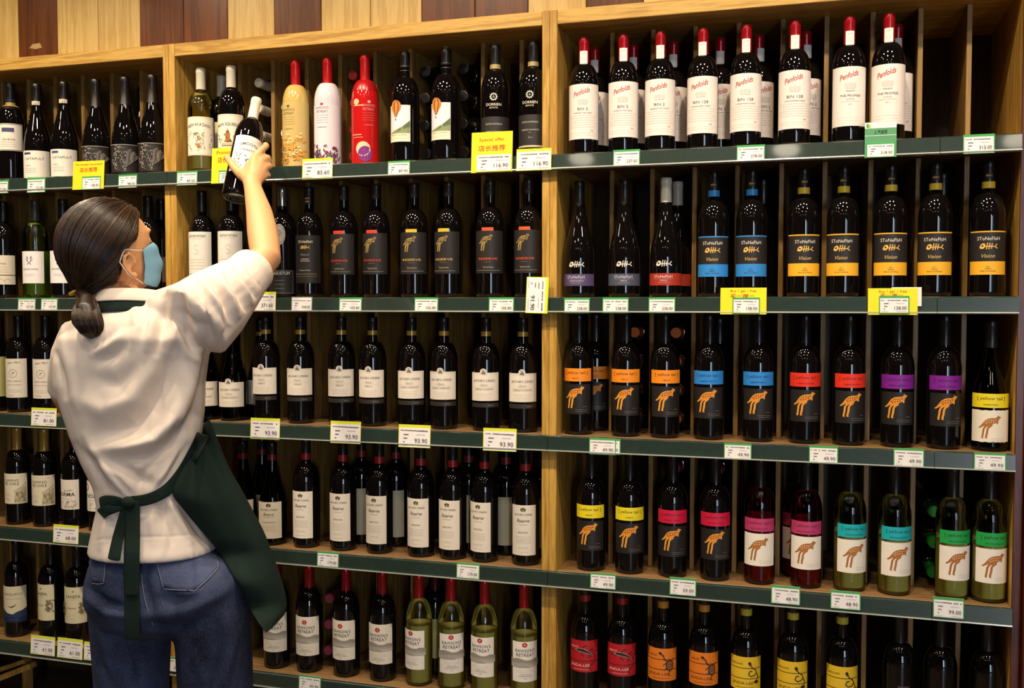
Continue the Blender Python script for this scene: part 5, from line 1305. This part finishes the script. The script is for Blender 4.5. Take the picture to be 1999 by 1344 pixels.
folds(shirt_me, [
    ([(190, 876), (250, 872), (300, 858), (340, 812), (362, 745), (376, 690)], 0.016, 15), ([(200, 848), (262, 832), (296, 800), (322, 745), (335, 690)], -0.019, 22),
    ([(230, 895), (290, 890), (335, 868), (372, 810)], -0.012, 13), ([(388, 640), (380, 720), (362, 790), (345, 850)], 0.007, 10), ([(396, 700), (388, 770), (374, 840)], -0.006, 9),
    ([(300, 588), (296, 640), (288, 680)], 0.008, 9), ([(318, 584), (318, 640), (306, 690)], -0.008, 8), ([(336, 574), (342, 640), (330, 690)], 0.008, 9), ([(352, 570), (362, 640), (374, 690)], -0.007, 8), ([(368, 562), (382, 625), (392, 680)], 0.007, 8), ([(386, 556), (402, 610), (408, 660)], -0.007, 8),
    ([(398, 552), (424, 592), (436, 640)], 0.009, 7), ([(414, 548), (436, 590), (450, 628)], -0.010, 6), ([(428, 540), (452, 584), (464, 616)], 0.010, 6), ([(440, 534), (466, 574), (478, 604)], -0.010, 5), ([(449, 524), (476, 566), (490, 592)], 0.009, 5), ([(458, 518), (488, 560), (499, 580)], -0.008, 4.5), ([(420, 600), (445, 640), (440, 660)], -0.007, 6), ([(350, 610), (400, 640), (420, 668)], -0.007, 9), ([(340, 640), (365, 690), (385, 705)], 0.006, 9),
    ([(182, 692), (210, 676), (240, 652)], 0.008, 9), ([(188, 672), (205, 664), (222, 650)], -0.007, 8), ([(196, 706), (225, 694), (250, 668)], -0.007, 10), ([(262, 600), (268, 640), (255, 675)], 0.006, 10),
    ([(110, 690), (122, 740), (128, 775)], -0.006, 6), ([(122, 660), (136, 720), (150, 800)], 0.004, 9),
    ([(150, 870), (180, 905), (205, 950)], -0.005, 9), ([(165, 850), (200, 900), (225, 950)], 0.005, 8), ([(250, 972), (228, 940), (205, 915)], 0.006, 7), ([(268, 968), (275, 930), (300, 900)], -0.006, 8), ([(290, 962), (320, 925), (345, 880)], 0.006, 8), ([(310, 958), (345, 905), (365, 870)], -0.005, 7),
    ([(328, 975), (345, 1010), (372, 1058)], 0.008, 8), ([(318, 985), (322, 1020), (335, 1060)], -0.006, 8), ([(300, 985), (296, 1020), (300, 1060)], 0.005, 9), ([(362, 1000), (385, 1035), (400, 1058)], -0.005, 8), ([(215, 1000), (205, 1035), (196, 1070)], 0.006, 8), ([(230, 1000), (228, 1040), (222, 1068)], -0.004, 7),
    ([(150, 780), (200, 800), (255, 780), (290, 730)], 0.008, 18), ([(180, 740), (230, 750), (270, 715)], -0.006, 16), ([(225, 900), (270, 935), (300, 945)], -0.009, 11), ([(200, 905), (240, 930), (262, 958)], 0.007, 8),
    ([(185, 1056), (240, 1050), (320, 1048), (415, 1044)], -0.0015, 2.2), ([(476, 514), (508, 560)], -0.003, 3)])
SHIRT_BVH = BVHTree.FromPolygons([v.co.copy() for v in shirt_me.vertices], [tuple(p.vertices) for p in shirt_me.polygons])

# --- jeans
hips = loft([(1030, 215, 395, -0.62, 0.085), (1060, 206, 408, -0.62, 0.096), (1076, 192, 424, -0.62, 0.112), (1100, 176, 446, -0.62, 0.127), (1135, 167, 464, -0.62, 0.136), (1170, 167, 477, -0.62, 0.138), (1205, 186, 478, -0.615, 0.118), (1232, 210, 462, -0.60, 0.07)])
lp = [hips]
for nm, r in (('L', 0.090), ('R', 0.086)):
    a, b, an = legs[nm]
    a2 = at(268 if nm == 'L' else 402, 1120, -0.625)
    lp.append(tube([a2, a, a.lerp(b, 0.5), b, b.lerp(an, 0.35), b.lerp(an, 0.7), an], [(0.085, 0.11), (r + 0.003, 0.112), (r, 0.098), (0.086, 0.088), (0.082, 0.085), (0.078, 0.08), (0.074, 0.078)], 22, flat=RT))
jeans_me = melt('jeans', lp, 0.006, DENIM, 6, 0.5)
folds(jeans_me, [([(172, 1150), (205, 1178), (250, 1190)], -0.010, 9), ([(170, 1170), (210, 1198), (260, 1204)], 0.006, 8), ([(300, 1205), (360, 1195), (420, 1165), (460, 1140)], 0.009, 13), ([(310, 1170), (370, 1172), (430, 1145)], -0.006, 12), ([(290, 1225), (340, 1230), (400, 1205)], -0.009, 10),
                 ([(285, 1080), (280, 1140), (300, 1215)], -0.010, 12), ([(440, 1200), (452, 1260), (440, 1340)], 0.007, 9), ([(425, 1220), (432, 1280), (420, 1340)], -0.006, 8), ([(200, 1230), (215, 1290), (240, 1344)], 0.007, 10), ([(185, 1250), (195, 1300), (215, 1344)], -0.005, 8), ([(250, 1240), (270, 1300), (275, 1344)], -0.006, 9), ([(390, 1230), (385, 1290), (400, 1344)], 0.005, 9)])
JEANS_BVH = BVHTree.FromPolygons([v.co.copy() for v in jeans_me.vertices], [tuple(p.vertices) for p in jeans_me.polygons])
attach('shirt', shirt_me)
JE = attach('jeans', jeans_me)

def onb(u, v, off=0.004, ydef=-0.70, trees=(SHIRT_BVH, JEANS_BVH)):
    d = (at(u, v, 0) - CAM).normalized()
    best = None
    for t in trees:
        h = t.ray_cast(CAM, d)
        if h[0] is not None and (best is None or h[3] < best): best = h[3]
    p = CAM + d * best if best is not None else at(u, v, ydef)
    return p - d * off

def sheet(name, grid, mat, th=0.002, parent=WOMAN, sub=True):
    """grid of points -> cloth with thickness"""
    R_, C_ = len(grid), len(grid[0])
    vs = [p for row in grid for p in row]
    fs = [(i * C_ + j, i * C_ + j + 1, (i + 1) * C_ + j + 1, (i + 1) * C_ + j) for i in range(R_ - 1) for j in range(C_ - 1)]
    me = bpy.data.meshes.new(name); me.from_pydata([tuple(v) for v in vs], [], fs); me.materials.append(mat)
    me.polygons.foreach_set('use_smooth', [True] * len(fs))
    o = attach(name, me, parent)
    s = o.modifiers.new('thick', 'SOLIDIFY'); s.thickness = th; s.offset = 0
    if sub:
        m = o.modifiers.new('sub', 'SUBSURF'); m.levels = 1; m.render_levels = 1
    return o

def cr(pts, n):
    """smooth polyline through points, n samples"""
    out = []
    m = len(pts) - 1
    for i in range(n):
        t = i / (n - 1) * m; k = min(int(t), m - 1); f = t - k
        p0, p1, p2, p3 = pts[max(0, k - 1)], pts[k], pts[k + 1], pts[min(m, k + 2)]
        out.append(tuple(0.5 * (2 * b + (c - a) * f + (2 * a - 5 * b + 4 * c - d_) * f * f + (3 * b - a - 3 * c + d_) * f ** 3) for a, b, c, d_ in zip(p0, p1, p2, p3)))
    return out

def ribbon(name, ctr, wpx, off=0.004, n=24, mat=None, ydef=-0.74, parent=WOMAN, th=0.0022, across=3, trees=(SHIRT_BVH, JEANS_BVH), hang=False):
    """band lying on the clothes, centre line drawn in the photo's frame"""
    c = cr(ctr, n); g = []
    for i, q in enumerate(c):
        a, b = c[max(0, i - 1)], c[min(n - 1, i + 1)]
        dx, dy = b[0] - a[0], b[1] - a[1]; L = sqrt(dx * dx + dy * dy) or 1
        nx, ny = -dy / L, dx / L
        w_ = wpx[0] + (wpx[1] - wpx[0]) * i / (n - 1) if isinstance(wpx, tuple) else wpx
        g.append([onb(q[0] + nx * w_ * (k / (across - 1) - 0.5), q[1] + ny * w_ * (k / (across - 1) - 0.5), off, ydef, trees) for k in range(across)])
    if hang:    # cloth falls straight where the body recedes
        for i in range(1, n):
            for k in range(across):
                d0, d1 = (g[i - 1][k] - CAM).length, (g[i][k] - CAM).length
                if d1 > d0 * 1.001: g[i][k] = CAM + (g[i][k] - CAM) * (d0 * 1.001 / d1)
    # even out depth along the band so it does not follow every crease
    for _ in range(3):
        for i in range(1, n - 1):
            for k in range(across): g[i][k] = g[i][k] * 0.5 + (g[i - 1][k] + g[i + 1][k]) * 0.25
    return sheet(name, g, mat or APRON, th, parent)

# back pockets with their stitching
STITCH = plain('denim_thread', '#8a8694', 0.7)
PK = denim('denim_pocket', '#1b2030', '#525a7a')
def pocket(quad, bottom):
    (ax, ay), (bx_, by) = quad; g = []
    N = 9
    for i in range(N + 1):
        t = i / N; row = []
        for j in range(N + 1):
            s = j / N
            x_top, y_top = ax + (bx_ - ax) * s, ay + (by - ay) * s
            k = s * (len(bottom) - 1); m = min(int(k), len(bottom) - 2); f = k - m
            xb, yb = bottom[m][0] + (bottom[m + 1][0] - bottom[m][0]) * f, bottom[m][1] + (bottom[m + 1][1] - bottom[m][1]) * f
            row.append(onb(x_top + (xb - x_top) * t, y_top + (yb - y_top) * t, 0.0035, trees=(JEANS_BVH,)))
        g.append(row)
    o = sheet('back_pocket', g, PK, 0.0018, JE_ROOT, sub=False)
    return o
JE_ROOT = JE
def seam(pts, off=0.0052, w_=1.3, par=JE):
    return ribbon('stitching', pts, w_, off, 4 * len(pts), STITCH, parent=par, th=0.0006, across=2, trees=(JEANS_BVH,))
pocket(((298, 1074), (421, 1070)), [(300, 1084), (318, 1152), (382, 1155), (428, 1110), (422, 1078)])
for q in ([(301, 1078), (309, 1112), (319, 1149)], [(319, 1150), (350, 1153), (381, 1153)], [(381, 1153), (405, 1132), (426, 1109)], [(426, 1109), (425, 1092), (422, 1074)]): seam(q)
pocket(((176, 1085), (205, 1072)), [(174, 1100), (180, 1138), (202, 1140), (208, 1076)])
for q in ([(206, 1074), (205, 1110), (202, 1140)], [(202, 1140), (190, 1141), (178, 1139)]): seam(q)
seam([(276, 1120), (282, 1170), (300, 1225)], 0.003, 1.6)

# --- shoes
for nm in 'LR':
    an = legs[nm][2]
    f0 = Vector((an.x, an.y, 0)) - FH * 0.05
    me = melt('shoe', [tube([f0 + Z * 0.05, f0 + FH * 0.06 + Z * 0.05, f0 + FH * 0.14 + Z * 0.038, f0 + FH * 0.20 + Z * 0.030], [(0.040, 0.048), (0.042, 0.048), (0.043, 0.036), (0.036, 0.028)], 16, flat=RT)], 0.006, plain('shoe_white', '#cfc8c0', 0.6), 3)
    for v in me.vertices: v.co.z = max(0.0, v.co.z)
    attach('shoe', me)

# --- apron: skirt wrapped round her right hip, waist band, bow and tails
B = [(400, 826), (386, 866), (352, 922), (334, 962), (352, 990), (394, 1040), (430, 1082), (466, 1142), (492, 1194), (520, 1236)]
O = [(405, 822), (426, 874), (447, 924), (472, 968), (487, 996), (513, 1045), (529, 1086), (547, 1136), (559, 1182), (556, 1200)]
NB = 26
Bs, Os = cr(B, NB), cr(O, NB)
grid = []
for i in range(NB):
    t = i / (NB - 1)
    (bu, bv), (ou, ov) = Bs[i], Os[i]
    p0 = onb(bu, bv, 0.008 + 0.012 * t, -0.70)
    y1 = -0.60 + 0.06 * t
    p3 = at(ou, ov, y1)
    row = []
    for j in range(9):
        s = j / 8
        q = p0.lerp(p3, s)
        q = q - FH * (0.030 * sin(pi * s) * (0.6 + 0.6 * t)) + FH * 0.004 * sin(3 * pi * s + 5 * t)
        row.append(q)
    # round to the front of her body, out of sight
    p4 = p3 + FH * 0.10 - RT * 0.03; p5 = p3 + FH * 0.20 - RT * (0.16 + 0.04 * t)
    row += [p3.lerp(p4, 0.5) + RT * 0.004, p4, p4.lerp(p5, 0.5), p5]
    grid.append(row)
AP = sheet('apron', grid, APRON, 0.0024)
ribbon('waist_strap', [(252, 980), (290, 976), (330, 955), (362, 915), (388, 868), (397, 848)], (22, 28), 0.009, 26, parent=AP)
ribbon('waist_strap', [(250, 984), (228, 990), (205, 998), (196, 1005)], (20, 24), 0.008, 12, parent=AP)
ribbon('apron_tail', [(258, 978), (259, 1030), (258, 1090), (257, 1164)], (30, 31), 0.020, 22, parent=AP, hang=True)
ribbon('apron_tail', [(248, 985), (238, 1020), (228, 1060), (222, 1095)], (18, 26), 0.012, 16, parent=AP, hang=True)
ribbon('apron_tail', [(258, 1020), (256, 1110), (258, 1190), (257, 1250)], (30, 33), 0.011, 24, parent=AP, hang=True)
kn = onb(250, 982, 0.018)
loop = []
for k in range(17):
    t = 2 * pi * k / 16
    c = onb(224, 984, 0.014) + RT * (-0.030 * cos(t)) + Z * (0.012 * sin(t)) - FH * (0.010 * (1 + cos(t)) * 0.5)
    loop.append([c + Z * 0.011 * (0.7 + 0.5 * cos(t)) - RT * 0.002, c, c - Z * 0.011 * (0.7 + 0.5 * cos(t)) + RT * 0.002])
sheet('bow_loop', loop, APRON, 0.0022, AP)
vs, fs = ellipsoid(kn, (0.017, 0.011, 0.014), None, 14, 10)
m_ = bpy.data.meshes.new('bow_knot'); m_.from_pydata([tuple(v) for v in vs], [], fs); m_.materials.append(APRON); m_.polygons.foreach_set('use_smooth', [True] * len(fs)); attach('bow_knot', m_, AP)
# neck strap and shirt collar
def neck_ring(name, c, rx, ry, tilt_r, tilt_f, zs, mat, parent, a0=0, a1=2 * pi, n=36, th=0.003):
    g = []
    for i in range(n + 1):
        t = a0 + (a1 - a0) * i / n
        row = []
        for dr, dz in zs:
            x, y = (rx + dr) * cos(t), (ry + dr) * sin(t)
            row.append(c + RT * x + FH * y + Z * (dz + tilt_r * x + tilt_f * y))
        g.append(row)
    return sheet(name, g, mat, th, parent)
NC = at(253, 588, -0.605)
SH_OBJ = [o for o in WOMAN.children if o.name.startswith('shirt')][0]
neck_ring('collar', NC, 0.062, 0.060, 0.02, -0.10, ((0.020, -0.024), (0.010, -0.006), (0.0, 0.020), (0.002, 0.026), (0.012, 0.012), (0.022, -0.008)), SHIRT, SH_OBJ)
neck_ring('neck_strap', NC, 0.076, 0.074, 0.03, -0.06, ((0.016, -0.030), (0.008, -0.012), (0.000, 0.004)), APRON, AP)

# --- hair: a cap combed back to a low ponytail
TIE = hd(-0.098, 0.004, -0.088)
def hair_r(d):
    """cap radius along a head direction; sinks under the skin outside the hairline"""
    x, y, z = d
    r = 1 / sqrt((x / 0.116) ** 2 + (y / 0.094) ** 2 + (z / 0.116) ** 2)
    line = 0.30 + 0.34 * max(0, x) - 0.02 * abs(y)            # brow line
    face = (x - (0.05 + 0.30 * max(0, min(1, (z + 0.02) / 0.16)) + 0.40 * max(0, z - 0.12))) * 7          # in front of the ear / forehead
    face = max(0, min(1, face)) * max(0, min(1, (0.66 - z) * 5))
    under = max(0, min(1, (-z - 0.80) * 6)) 
    earz = max(0, min(1, (x + 0.22) * 6)) * max(0, min(1, (-z - 0.02) * 8))
    k = 1 - 0.26 * max(face, under, earz)
    return r * k
HO = Vector((-0.014, 0, 0.006))
nu, nv = 64, 44
vs, fs = [], []
for j in range(nv + 1):
    ph = pi * j / nv
    for i in range(nu):
        th = 2 * pi * i / nu
        d = Vector((sin(ph) * cos(th), sin(ph) * sin(th), cos(ph)))
        q = HO + d * hair_r(d)
        vs.append(hd(*q))
for j in range(nv):
    for i in range(nu):
        i2 = (i + 1) % nu
        fs.append((j * nu + i, (j + 1) * nu + i, (j + 1) * nu + i2, j * nu + i2))
cap_ = (vs, fs)
bun = tube([hd(-0.060, 0.002, -0.050), hd(-0.085, 0.003, -0.072), TIE], [0.060, 0.040, 0.020], 18)
hair_me = melt('hair', [cap_, bun], 0.0045, HAIR, 4, 0.5)
HAIR_BVH = BVHTree.FromPolygons([v.co.copy() for v in hair_me.vertices], [tuple(p.vertices) for p in hair_me.polygons])
tl_ = [TIE, at(169, 586, -0.715), at(168, 606, -0.738), at(171, 628, -0.745), at(177, 646, -0.742), at(180, 658, -0.738)]
tail = tube(tl_, [0.012, 0.017, 0.025, 0.030, 0.025, 0.012], 18)
tail_me = melt('ponytail', [tail], 0.0045, HAIR, 2, 0.5)
HR = attach('hair', hair_me)
attach('ponytail', tail_me, HR)
rs = random.Random(17)
SV, SF, ST = [], [], []
def strand(pts, r):
    b = len(SV); n = len(pts); tone = rs.random()
    ST.extend([tone] * (3 * n))
    for i, p in enumerate(pts):
        d = (pts[min(n - 1, i + 1)] - pts[max(0, i - 1)]).normalized()
        a = d.cross(p - HC).normalized(); c = d.cross(a)
        rr = r * (1 - 0.75 * (i / (n - 1)) ** 4) * (0.5 + 0.5 * min(1, i / 2))
        for k in range(3):
            t = 2 * pi * k / 3
            SV.append(p + a * rr * cos(t) + c * rr * sin(t))
    for i in range(n - 1):
        for k in range(3):
            k2 = (k + 1) % 3
            SF.append((b + i * 3 + k, b + i * 3 + k2, b + (i + 1) * 3 + k2, b + (i + 1) * 3 + k))
HOW = hd(*HO)
tdir = (TIE - HOW).normalized()
for _ in range(3200):
    a = rs.uniform(-1.5, 1.5)
    # start: somewhere between the hairline and the crown
    e = rs.uniform(0.35, 1.9)
    d0 = Vector((cos(e) * cos(a * 0.55) if e < 1.57 else cos(e), sin(a) * (0.9 if e < 1.57 else 0.8), sin(e) * max(0.12, cos(a * 0.9)))).normalized()
    s0 = (HB @ d0).normalized()
    pts = []
    lift = rs.uniform(0.0, 0.0035); nn = 14; ok = True
    for i in range(nn):
        t = i / (nn - 1) * 0.985
        dd = s0.slerp(tdir, t) if s0.angle(tdir) < 3.0 else s0.lerp(tdir, t).normalized()
        h = HAIR_BVH.ray_cast(HOW + dd * 0.30, -dd)
        if h[0] is None: ok = False; break
        pts.append(h[0] + dd * (lift * sin(pi * min(1, t * 1.05)) + 0.0002))
    if ok and (pts[0] - HOW).length > 0.098:
        strand(pts, rs.uniform(0.0006, 0.0013))
tc_ = [Vector(p) for p in cr([tuple(p) for p in tl_], 12)]
tr_ = [0.012, 0.015, 0.018, 0.022, 0.026, 0.029, 0.031, 0.031, 0.028, 0.024, 0.018, 0.012]
for _ in range(1300):
    a = rs.uniform(0, 2 * pi); k = sqrt(rs.uniform(0.6, 1.12)); e = rs.randint(8, 12)
    strand([tc_[i] + (RT * cos(a + 0.02 * i) + FH * sin(a + 0.02 * i)) * tr_[i] * k for i in range(e)], rs.uniform(0.0006, 0.0012))
for _ in range(12):     # flyaways at the nape and temple
    p0 = hd(rs.uniform(-0.05, 0.0), -rs.uniform(0.066, 0.08), rs.uniform(-0.085, -0.06)); q = p0 + Vector((rs.uniform(-0.01, 0.02), -0.01, -rs.uniform(0.02, 0.05)))
    strand([p0.lerp(q, i / 5) + Vector((0.004 * sin(i), 0, 0)) for i in range(6)], 0.0003)
sm = bpy.data.meshes.new('hair_strands'); sm.from_pydata([tuple(v) for v in SV], [], SF); sm.materials.append(STRAND)
ta = sm.attributes.new('tone', 'FLOAT', 'POINT'); ta.data.foreach_set('value', ST)
sm.polygons.foreach_set('use_smooth', [True] * len(SF))
tag(attach('hair_strands', sm, HR), kind='stuff')
ty = tube([TIE + (RT * cos(t) + FH * sin(t) * 0.9 + Z * 0.35 * cos(t)) * 0.019 for t in [2 * pi * k / 20 for k in range(21)]], [0.0035] * 21, 8)
tm = bpy.data.meshes.new('hair_tie'); tm.from_pydata([tuple(v) for v in ty[0]], [], ty[1]); tm.materials.append(plain('hair_tie_yellow', '#cfa62a', 0.6)); tm.polygons.foreach_set('use_smooth', [True] * len(ty[1]))
attach('hair_tie', tm, HR)

# --- face mask with pleats and ear loops
g = []
nr, nc = 15, 17
for i in range(nr):
    s = i / (nr - 1)
    row = []
    for j in range(nc):
        t = (j / (nc - 1) - 0.5) * 2
        th = t * radians(74)
        zz = 0.006 - 0.112 * s
        bulge = 0.083 + 0.024 * sin(pi * min(1, s * 1.02)) ** 0.7 * (1 - 0.25 * abs(t)) + 0.0025 * sin(s * 5 * pi)
        wv = 0.074 - 0.010 * s
        pinch = 1 - 0.30 * abs(t) ** 3
        zz = -0.048 + (zz + 0.048) * pinch
        row.append(hd(0.012 + bulge * cos(th) - 0.006 * s, wv * sin(th) * 1.0, zz))
    g.append(row)
MK = sheet('face_mask', g, MASKM, 0.0012)
LP = plain('mask_loop', '#e6e2da', 0.7)
for s in (-1, 1):
    for zt, ze in ((-0.014, 0.0), (-0.080, -0.058)):
        a = g[0 if zt > -0.05 else -1][0 if s < 0 else -1]
        e = hd(-0.018, s * 0.090, ze - 0.004)
        mid = a.lerp(e, 0.5) - hr * (s * 0.004)
        lpts = [Vector(q) for q in cr([tuple(a), tuple(mid), tuple(e), tuple(hd(-0.034, s * 0.088, -0.03))], 12)]
        tb = tube(lpts, [0.0013] * 12, 6)
        lm = bpy.data.meshes.new('ear_loop'); lm.from_pydata([tuple(v) for v in tb[0]], [], tb[1]); lm.materials.append(LP); attach('ear_loop', lm, MK)

# --- the bottle in her hand
b0, b1 = at(461, 388, -0.205), at(501, 194, -0.085)
ax = (b1 - b0).normalized()
face_dir = (CAM - b0); face_dir = (face_dir - ax * face_dir.dot(ax)).normalized()
face_dir = Matrix.Rotation(radians(10), 3, ax) @ face_dir
xa = (-face_dir).cross(ax).normalized()
M3 = Matrix((xa, -face_dir, ax)).transposed()
hb = put_bottle('smooth', b0, 0, TYPES['smooth']['desc'], None, rot=M3.to_euler())
